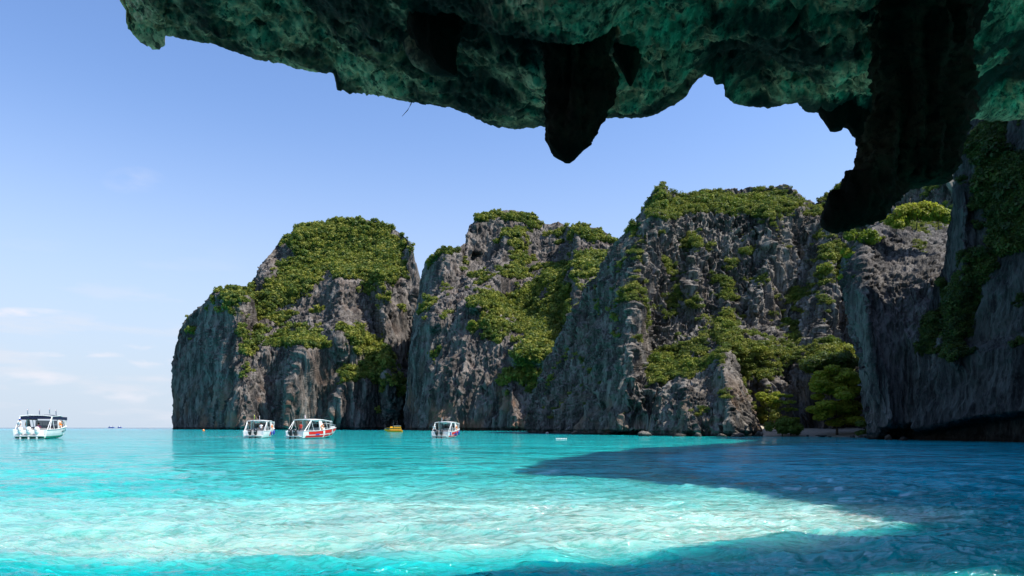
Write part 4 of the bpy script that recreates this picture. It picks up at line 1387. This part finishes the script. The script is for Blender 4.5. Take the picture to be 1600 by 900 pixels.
def speedboat(label, stern_px, wl_py, turn, scale, L=10.5, B=3.1, roof_h=2.62, stripes=None, engines=2, cowl=None, canopy='white', group='speedboats moored in the bay', low=None, flags=(), fender=True, arch=True):
    D = CAM_H * FP / (wl_py - HZ)
    X = (stern_px - 800) / FP * D
    view = math.atan2(X, D)
    head = view + math.radians(turn)            # bearing of the bow, clockwise from +Y
    root = empty('speedboat', (X, D, 0.05), math.pi / 2 - head)
    root.scale = (scale,) * 3
    tag(root, label, 'speedboat', group)
    # hull shell
    xs = np.linspace(0, L, 26)
    rings = []
    for x in xs:
        w, sh, cz, kz, cw = hull_section(x, L, B)
        half = [(0, kz), (cw * .55, kz + (cz - kz) * .6), (cw, cz)] + [side_point(x, 1, t_, L, B)[1:] for t_ in (.25, .5, .75, 1.0)]
        fl = 0.42 if x < L * .70 else sh + 0.03 + 0.10 * math.sin(min(1, (x - L * .7) / (L * .15)) * math.pi / 2)
        inner = [(max(w - .16, .02), sh + .02), (max(w - .20, .01), min(fl, sh + .06) if x >= L * .70 else fl), (0, fl + (0.06 if x > L * .7 else 0))]
        prof = half + inner
        ring = [(x, y_, z_) for (y_, z_) in prof] + [(x, -y_, z_) for (y_, z_) in prof[-2:0:-1]]
        rings.append(ring)
    MB().loft(rings).build('hull', WHITE, root, False)
    # rub rail
    k = MB()
    for s in (1, -1):
        k.tube([side_point(x, s, 1.0, L, B, 0.02) for x in np.linspace(0, L, 20)], 0.045, 6)
    k.build('rub_rail', WHITE2, root)
    if low:
        k = MB()
        for s in (1, -1):
            V = []; F = []
            xx = np.linspace(0.02, L * .93, 24)
            for x in xx:
                V += [side_point(x, s, 0.0, L, B, 0.012), side_point(x, s, 0.22, L, B, 0.012), side_point(x, s, 0.22, L, B, 0.0), side_point(x, s, 0.0, L, B, 0.0)]
            for i in range(len(xx) - 1):
                for e in range(4):
                    F.append((4 * i + e, 4 * i + (e + 1) % 4, 4 * i + 4 + (e + 1) % 4, 4 * i + 4 + e))
            k.add(V, F)
        k.box((-0.012, 0, 0.14), (0.02, B * .8, 0.16))
        k.build('boot_stripe', low, root)
    # coloured panels along the topsides: (x0, x1, t_low, t_high, slant, material)
    for (x0, x1, t0, t1, sl_, mt, nm) in (stripes or ()):
        for s in (1, -1):
            V = []; F = []
            n = 9
            for i in range(n):
                a = i / (n - 1)
                for (tt, oo) in ((t0, .014), ((t0 + t1) / 2, .016), (t1, .014)):
                    xx = x0 + (x1 - x0) * a + sl_ * (tt - t0)
                    V.append(side_point(min(max(xx, 0.02), L * .985), s, tt, L, B, oo))
            for i in range(n - 1):
                for e in range(2):
                    F.append((3 * i + e, 3 * i + e + 1, 3 * i + 4 + e, 3 * i + 3 + e))
            MB().add(V, F).build(nm, mt, root)
    # transom platform and cockpit fittings
    MB().box((-0.30, 0, 0.32), (0.55, B * .80, 0.10), bev=0.02).build('swim_platform', WHITE2, root)
    MB().box((0.16, 0, 0.72), (0.20, B * .84, 0.55), bev=0.03).build('transom_bulkhead', WHITE, root)
    k = MB()
    for i, x in enumerate(np.arange(1.2, L * .62, 1.15)):
        for s in (1, -1):
            o = MB().box((x, s * B * .24, 0.66), (0.5, B * .28, 0.14), bev=0.03).box((x - 0.27, s * B * .24, 0.92), (0.1, B * .28, 0.5), ry=-0.15, bev=0.03).build('bench', SEATC, root)
    MB().box((L * .5, 0, 0.435), (L * .86 * .5, B * .78, 0.03)).build('cockpit_sole', DARKIN, root)
    MB().box((L * .64, B * .20, 0.95), (0.6, 0.9, 1.1), bev=0.05, taper=.85).build('helm_console', WHITE2, root)
    for e in range(engines):
        outboard(root, (e - (engines - 1) / 2) * 0.78, cowl or BLACK, BLACK if cowl is None else WHITE2)
    # canopy with its frame
    rx0, rx1 = 1.9, L * .72
    rings = []
    for x in np.linspace(rx0, rx1, 9):
        f = (x - rx0) / (rx1 - rx0)
        hw = B * .46 * (1 - 0.10 * f ** 3)
        zc = roof_h + 0.10 * math.sin(f * math.pi) - 0.16 * f ** 3
        ring = []
        for a in np.linspace(-1, 1, 11):
            ring.append((x, a * hw, zc + 0.12 * (1 - abs(a) ** 2.6)))
        for a in np.linspace(1, -1, 11):
            ring.append((x, a * hw * .985, zc - 0.05 + 0.11 * (1 - abs(a) ** 2.6)))
        rings.append(ring)
    cmat = {'white': WHITE, 'navy': NAVY}[canopy]
    can = MB().loft(rings).build('canopy', cmat, root, False)
    k = MB()
    for s in (1, -1):
        k.tube([(rx0, s * B * .46, roof_h - .02), ((rx0 + rx1) / 2, s * B * .465, roof_h + .07), (rx1, s * B * .42, roof_h - .16)], 0.05, 6)
    k.tube([(rx0, -B * .46, roof_h - .02), (rx0, -B * .2, roof_h + .09), (rx0, B * .2, roof_h + .09), (rx0, B * .46, roof_h - .02)], 0.05, 6)
    k.tube([(rx1, -B * .42, roof_h - .16), (rx1, B * .42, roof_h - .16)], 0.04, 6)
    k.build('canopy_rim', WHITE, can)
    if canopy == 'navy':
        # rolled side curtains hanging under the roof edge
        k = MB()
        for s in (1, -1):
            k.box(((rx0 + rx1) / 2, s * B * .455, roof_h - .22), (rx1 - rx0 - .2, 0.05, 0.36))
        k.box((rx0 + .02, 0, roof_h - .18), (0.05, B * .86, 0.30))
        k.build('side_curtain', NAVY, root)
    for s in (1, -1):
        zg = 1.05
        for xa, xb in ((0.35, 1.95), (1.1, 2.0), (2.6, 1.95), (L * .60, L * .54), (L * .66, L * .66), (L * .72, L * .70)):
            w_ = hull_section(xa, L, B)
            MB().tube([(xa, s * (w_[0] - .10), w_[1]), (xb, s * B * .45, roof_h - .04)], 0.035, 6).build('canopy_post', WHITE, root)
        if arch:
            # broad moulded arch leg sweeping forward
            for (x0, x1, zt) in ((3.2, 4.6, roof_h - .03),):
                w_ = hull_section(x0, L, B)
                V = [(x0 + .9, s * (w_[0] - .06), w_[1]), (x0 + 2.3, s * (w_[0] - .06), w_[1] + .02), (x1 - .15, s * B * .455, zt), (x1 - .75, s * B * .455, zt),
                     (x0 + .9, s * (w_[0] - .16), w_[1]), (x0 + 2.3, s * (w_[0] - .16), w_[1] + .02), (x1 - .15, s * B * .425, zt), (x1 - .75, s * B * .425, zt)]
                MB().add(V, [(0, 1, 2, 3), (4, 7, 6, 5), (0, 3, 7, 4), (1, 5, 6, 2), (0, 4, 5, 1), (3, 2, 6, 7)]).build('arch_leg', WHITE, root)
            lifebuoy(root, (4.55, s * (B * .485 + .03), 1.62))
    # windscreen
    V = []
    xw0, xw1 = L * .70, L * .80
    wz = hull_section(xw0, L, B)
    pts_b = [(xw0 - .9, 1.0), (xw0, .95), (xw1, .45), (xw1, -.45), (xw0, -.95), (xw0 - .9, -1.0)]
    pts_t = [(xw0 - 1.1, .93), (xw0 - .25, .88), (xw1 - .75, .40), (xw1 - .75, -.40), (xw0 - .25, -.88), (xw0 - 1.1, -.93)]
    for (x, a) in pts_b: V.append((x, a * (B * .42), wz[1] + .08))
    for (x, a) in pts_t: V.append((x, a * (B * .42), wz[1] + .72))
    ws = MB().add(V, [(i, i + 1, 7 + i, 6 + i) for i in range(5)]).build('windscreen', SMOKE, root)
    MB().tube([V[6 + i] for i in range(6)], 0.03, 6).build('windscreen_frame', WHITE, ws)
    # bow rail
    k = MB()
    for s in (1, -1):
        pr = []
        for x in np.linspace(L * .78, L * .985, 6):
            w_ = hull_section(x, L, B)
            pr.append((x, s * max(w_[0] - .12, 0.03), w_[1] + .48))
            k.tube([(x, s * max(w_[0] - .12, 0.03), w_[1]), pr[-1]], 0.018, 5)
        k.tube(pr, 0.022, 5)
    k.build('bow_rail', GREYM, root)
    for (fx, fy, hh, mt, lb) in flags:
        z0 = roof_h + .05
        pl = MB().tube([(fx, fy, z0), (fx - 0.05, fy, z0 + hh)], 0.02, 5).build('flagpole', GREYM, root)
        V = []; n = 6
        for i in range(n):
            a = i / (n - 1)
            V += [(fx - .05 - a * .22, fy + 0.06 * math.sin(a * 5), z0 + hh - a * .28), (fx - .05 - a * .18, fy + 0.06 * math.sin(a * 5), z0 + hh - .45 - a * .34)]
        MB().add(V, [(2 * i, 2 * i + 1, 2 * i + 3, 2 * i + 2) for i in range(n - 1)]).build('flag', mt, pl)
    if fender:
        for i, x in enumerate((L * .42, L * .58, L * .72)):
            w_ = hull_section(x, L, B)
            for s in (-1,):
                c = side_point(x, s, .5, L, B, .12)
                MB().tube([(c[0], c[1], c[2] + .34), (c[0], c[1], c[2] + .28), (c[0], c[1], c[2] - .25), (c[0], c[1], c[2] - .31)], [.03, .09, .09, .03], 8).build('fender', BLUE if stripes else WHITE2, root, True)
    return root


# ---- people (one skinned body each, clothes as children)
SKIN = plain('skin', (0.36, 0.19, 0.12), 0.6, 0.3, var=0.1)
HAIR = plain('hair_dark', (0.015, 0.012, 0.01), 0.8, 0.2)


def person(label, loc, rz, scale, shirt, shorts, pose='stand', cap=None):
    root = empty('person', loc, rz)
    root.scale = (scale,) * 3
    tag(root, label, 'person')
    bend = {'stand': 0.0, 'lean': 0.5, 'sit': 0.1}[pose]
    hip = 0.92 if pose != 'sit' else 0.48
    J = {}
    def tr(x, z):        # torso bends forward (+x) about the hip
        dz = z - 0.92
        return (x + math.sin(bend) * dz, hip + math.cos(bend) * dz)
    vs_ = []; es = []; rad = []
    def v(p, r, par=None):
        vs_.append(p); rad.append(r)
        if par is not None: es.append((par, len(vs_) - 1))
        return len(vs_) - 1
    def T_(x, y, z): a, c = tr(x, z); return (a, y, c)
    pel = v(T_(0, 0, .92), .13)
    w1 = v(T_(0, 0, 1.10), .115, pel); ch = v(T_(0.01, 0, 1.30), .14, w1); nk = v(T_(0, 0, 1.47), .055, ch)
    hd0 = v(T_(0.02, 0, 1.56), .075, nk); hd1 = v(T_(0.03, 0, 1.66), .095, hd0); v(T_(0.02, 0, 1.74), .06, hd1)
    v(T_(0.125, 0, 1.615), .014, hd0)                                 # nose
    for s in (1, -1): v(T_(0.02, s * .098, 1.63), .014, hd1)          # ears
    for s in (1, -1):
        sh = v(T_(0, s * .19, 1.40), .06, ch)
        el = v(T_(0.05 + .1 * (pose != 'stand'), s * .25, 1.14), .042, sh)
        wr = v(T_(0.16 + .2 * (pose != 'stand'), s * .23, .92), .028, el)
        pm = v(T_(0.19 + .24 * (pose != 'stand'), s * .225, .85), .032, wr)
        b = np.array(vs_[pm])
        for i, (dx, ln) in enumerate(((-.024, .075), (-.008, .09), (.009, .085), (.025, .065))):
            m_ = v(tuple(b + np.array([dx + .004, s * .004, -.045])), .010, pm)
            v(tuple(b + np.array([dx + .012, -s * .012, -.045 - ln * .5])), .008, m_)
        th_ = v(tuple(b + np.array([.035, -s * .02, -.02])), .010, pm)
        v(tuple(b + np.array([.045, -s * .028, -.055])), .008, th_)
        hp = v((0.0, s * .10, hip - .06), .095, pel)
        if pose == 'sit':
            kn = v((0.42, s * .13, hip), .065, hp); an = v((0.44, s * .13, .08), .04, kn)
        else:
            kn = v((0.03, s * .11, .48), .062, hp); an = v((-.01, s * .11, .08), .038, kn)
        v((vs_[an][0] + .15, s * .12, .035), .032, an)
    me = bpy.data.meshes.new('body')
    me.from_pydata(vs_, es, [])
    body = link('body', me, SKIN, root)
    sk = body.modifiers.new('skin', 'SKIN')
    for i, r in enumerate(rad):
        me.skin_vertices[0].data[i].radius = (r, r)
    me.skin_vertices[0].data[0].use_root = True
    sk.use_smooth_shade = True
    body.modifiers.new('sub', 'SUBSURF').levels = 1
    def ell(z, a, b_, x=0.0, y=0.0, n=14):
        out_ = []
        for q in np.linspace(0, 2 * math.pi, n, endpoint=False):
            px_, pz_ = tr(x + a * math.cos(q), z)
            out_.append((px_, y + b_ * math.sin(q), pz_))
        return out_
    sm_ = MB().loft([ell(.93, .15, .18), ell(1.10, .135, .165), ell(1.30, .155, .20), ell(1.41, .13, .215), ell(1.47, .07, .10)], cap=False)
    for s in (1, -1):
        a0 = np.array(T_(0, s * .17, 1.40)); a1 = np.array(T_(0.03, s * .235, 1.22))
        sm_.tube([a0, a1], [.08, .068], 8)
    sm_.build('shirt', shirt, root, True)
    k = MB()
    if pose == 'sit':
        for s in (1, -1): k.tube([(0, s * .1, hip), (.34, s * .13, hip)], [.13, .10], 8)
    else:
        for s in (1, -1): k.tube([(0, s * .09, .92), (.02, s * .11, .60)], [.125, .095], 8)
    k.loft([ell(.84, .14, .17), ell(.98, .148, .18)], cap=False)
    k.build('shorts', shorts, root, True)
    k = MB()
    k.loft([ell(1.63, .112, .108, -.005), ell(1.69, .118, .112, -.003), ell(1.75, .10, .095, 0), ell(1.79, .05, .05, 0)])
    if cap:
        cc = T_(.13, 0, 1.69); k.box(cc, (.12, .15, .015), ry=-bend)
    k.build('cap' if cap else 'hair', cap or HAIR, root, True)
    return root


b1 = speedboat('white speedboat with a navy canopy and three white outboards, far left of the bay', 47, 686.0, 17, 1.72, L=10.5, B=3.45, roof_h=2.55, engines=3, cowl=WHITE, canopy='navy', low=GREEN,
               flags=((2.3, 0.9, .8, FLAGP, ''), (3.5, 0.1, .8, FLAGP, ''), (2.1, -1.3, .9, FLAGP, ''), (5.5, -1.0, .8, FLAGP, '')), fender=False)
# dark lettering bars on the flank of the first boat are too small to read: a row of short marks
k = MB()
for x in (5.2, 5.55, 5.9, 6.25, 6.9, 7.25, 7.6):
    k.box(side_point(x, -1, .62, 10.5, 3.45, .01), (.22, .012, .10), rz=0)
k.build('name_lettering', BLACK, b1)
b2 = speedboat('small white speedboat seen from astern with two dark outboards and a yellow flag', 396, 684.8, 15, 1.42, L=9.2, B=3.1, roof_h=2.45, engines=2, canopy='white',
               stripes=[(3.2, 3.7, .15, .8, .3, RED, 'hull_stripe'), (4.8, 5.3, .15, .8, .3, BLUE, 'hull_stripe'), (6.2, 6.6, .2, .8, .3, RED, 'hull_stripe')], flags=((2.0, 0.35, .9, FLAGY, ''), (2.3, -0.3, .8, FLAGP, '')))
b3 = speedboat('white speedboat with bold red panels on its side, the longest one in view', 460, 685.8, 34, 1.42, L=10.4, B=3.0, roof_h=2.55, engines=2, canopy='white',
               stripes=[(0.5, 4.9, .06, .36, .5, RED, 'hull_panel'), (1.3, 4.9, .48, .90, -.3, RED, 'hull_panel'), (2.9, 3.9, .36, .58, .6, BLUE, 'hull_logo'),
                        (5.4, 7.6, .46, .92, -.3, RED, 'hull_panel'), (5.2, 8.2, .10, .34, .4, RED, 'hull_panel'), (8.0, 10.0, .50, .92, -.2, RED, 'hull_panel')],
               flags=((3.0, 0.2, .7, FLAGP, ''),), fender=False)
b4 = speedboat('short white speedboat with a broad red side and blue fenders, right of the yellow ferry', 687, 684.8, 17, 1.30, L=9.6, B=3.0, roof_h=2.45, engines=2, canopy='white',
               stripes=[(0.4, 8.8, .12, .30, .3, RED, 'hull_panel'), (1.9, 8.9, .44, .86, -.2, RED, 'hull_panel'), (0.9, 1.6, .35, .9, -.3, BLUE, 'hull_logo'), (3.2, 5.0, .34, .58, .2, BLUE, 'hull_logo')],
               flags=((2.0, 0.2, .8, FLAGP, ''),))


def local_to_world(b, x, y, z):
    M = Matrix.Translation(b.location) @ Matrix.Rotation(b.rotation_euler.z, 4, 'Z') @ Matrix.Scale(b.scale[0], 4)
    return tuple(M @ Vector((x, y, z)))


def aboard(b, label, x, y, z, turn, **kw):
    return person(label, local_to_world(b, x, y, z), b.rotation_euler.z + turn, b.scale[0], **kw)


SH_WHITE = plain('shirt_white', (0.75, 0.75, 0.75), 0.8, 0.2)
SH_PINK = plain('shirt_pink', (0.6, 0.12, 0.25), 0.8, 0.2)
SH_RED = plain('shirt_red', (0.5, 0.05, 0.04), 0.8, 0.2)
SH_DARK = plain('shorts_dark', (0.04, 0.05, 0.08), 0.8, 0.2)
aboard(b1, 'person in a blue cap standing at the left quarter of the navy topped speedboat', 0.9, 1.25, 0.46, 2.4, shirt=SH_WHITE, shorts=SH_DARK, cap=BLUE)
aboard(b1, 'person in a pink shirt sitting under the navy canopy', 2.5, -0.1, 0.46, 3.0, shirt=SH_PINK, shorts=SH_DARK, pose='sit')
aboard(b2, 'person in a pale shirt standing under the canopy of the boat with the yellow flag', 2.0, -0.55, 0.46, 2.9, shirt=SH_WHITE, shorts=SH_DARK)
aboard(b3, 'person in dark clothes standing at the stern of the long red and white speedboat', 1.8, 0.2, 0.46, 3.3, shirt=SH_RED, shorts=SH_DARK)
aboard(b4, 'person in a white shirt leaning over the stern of the short red and white speedboat', 0.5, 0.95, 0.46, 2.9, shirt=SH_WHITE, shorts=SH_DARK, pose='lean')

# ---- the yellow ferry
D = CAM_H * FP / (675.2 - HZ)
fer = empty('ferry', ((615.5 - 800) / FP * D, D, 0.05), math.radians(180 + 14))
fs = 28.0 * D / FP / 12.5
fer.scale = (fs,) * 3
tag(fer, 'yellow two deck ferry boat close under the cliffs', 'ferry')
rings = []
for x in np.linspace(-6, 6.5, 18):
    f = (x + 6) / 12.5
    w = 1.9 * interp(f, [0, .1, .6, .85, 1], [.85, 1, 1, .6, .05]); sh = interp(f, [0, .6, 1], [1.2, 1.3, 2.1]); kz = -0.5 + 1.6 * max(0, f - .75) / .25
    rings.append([(x, 0, kz), (x, w * .8, min(kz + .4, sh - .2)), (x, w, sh), (x, w * .9, sh + .05), (x, 0, sh + .08), (x, -w * .9, sh + .05), (x, -w, sh), (x, -w * .8, min(kz + .4, sh - .2))])
MB().loft(rings).build('hull', YELL, fer)
k = MB()
for s in (1, -1): k.box((-.5, s * 1.86, .95), (10.2, .06, .16))
k.build('hull_stripe', RED, fer)
cab = MB().box((-.9, 0, 2.1), (8.2, 3.3, 1.5), bev=.12).build('lower_cabin', YELL, fer)
for s in (1, -1):
    for x in np.arange(-4.2, 2.8, 1.15):
        MB().box((x, s * 1.66, 2.25), (.8, .03, .6)).build('window', SMOKE if False else DARKIN, cab)
MB().box((.2, 0, 2.92), (10.0, 3.7, .12), bev=.04).build('lower_roof', YELL, fer)
up = MB().box((-2.3, 0, 3.6), (4.6, 2.8, 1.2), bev=.12).build('upper_cabin', YELL, fer)
for s in (1, -1):
    for x in (-3.9, -2.9, -1.9, -.9):
        MB().box((x, s * 1.41, 3.7), (.7, .03, .55)).build('window', DARKIN, up)
MB().box((-2.2, 0, 4.28), (5.2, 3.1, .12), bev=.04).build('upper_roof', WHITE, fer)
whl = MB().box((1.6, 0, 3.35), (2.2, 2.4, .9), bev=.1, taper=.85).build('wheelhouse', YELL, fer)
MB().box((2.63, 0, 3.5), (.06, 2.0, .4), ry=-.15).build('windscreen', DARKIN, whl)
k = MB()
for s in (1, -1):
    k.tube([(x, s * max(0.1, 1.75 * interp(x, [0, 4, 6.3], [1, .7, .1])), 2.6) for x in np.linspace(3.3, 6.2, 5)], .04, 5)
    for x in np.linspace(3.3, 6.2, 5):
        k.tube([(x, s * max(0.1, 1.75 * interp(x, [0, 4, 6.3], [1, .7, .1])), 1.6), (x, s * max(0.1, 1.75 * interp(x, [0, 4, 6.3], [1, .7, .1])), 2.6)], .03, 5)
k.build('bow_rail', WHITE, fer)
for x in (.4, -2.2):
    MB().tube([(x, 0, 3.4), (x, 0, 8.2)], [.05, .02], 5).build('aerial', GREYM, fer)


# ---- small things afloat
def floaty(name, label, cat, px, D, parts):
    root = empty(name, ((px - 800) / FP * D, D, 0.0))
    tag(root, label, cat)
    for nm, mb, mt in parts:
        mb.build(nm, mt, root, True)


def sphere_mb(c, r, sz=1.0):
    k = MB(); rings = []
    for p_ in np.linspace(-1.45, 1.45, 8):
        rings.append([(c[0] + r * math.cos(p_) * math.cos(a), c[1] + r * math.cos(p_) * math.sin(a), c[2] + r * sz * math.sin(p_)) for a in np.linspace(0, 2 * math.pi, 12, endpoint=False)])
    return k.loft(rings)


floaty('mooring_buoy', 'small orange and white mooring buoy off the far headland', 'buoy', 318, 420, [('float', sphere_mb((0, 0, .35), .75), ORANGE), ('collar', MB().tube([(0, 0, .9), (0, 0, 1.2)], .25, 10), WHITE)])
fl = empty('float_line', ((877 - 800) / FP * 128, 128, 0.0)); tag(fl, 'short string of white floats on the water before the tall cliff', 'float line')
for i in range(7):
    sphere_mb(((i - 3) * 0.30, 0.05 * (i % 2), 0.10), .15, .8).build('float', WHITE, fl, True)
MB().tube([((i - 3) * 0.30, 0, 0.08) for i in range(7)], .03, 5).build('rope', WHITE2, fl)
for i, (px_, ln, lb) in enumerate(((174, 26, 'distant dark ship on the horizon, leftmost'), (187, 16, 'smaller distant ship on the horizon, right of the other'))):
    sh_ = empty('distant_ship', ((px_ - 800) / FP * 3200, 3200, 0)); tag(sh_, lb, 'ship', 'ships on the horizon')
    MB().box((0, 0, 2.2), (ln, 6, 4.4), bev=.5).build('hull', BLUE, sh_)
    MB().box((-ln * .25, 0, 6.5), (ln * .3, 5, 5)).build('superstructure', WHITE2, sh_)
    MB().tube([(ln * .2, 0, 4), (ln * .2, 0, 11)], .4, 5).build('mast', BLACK, sh_)
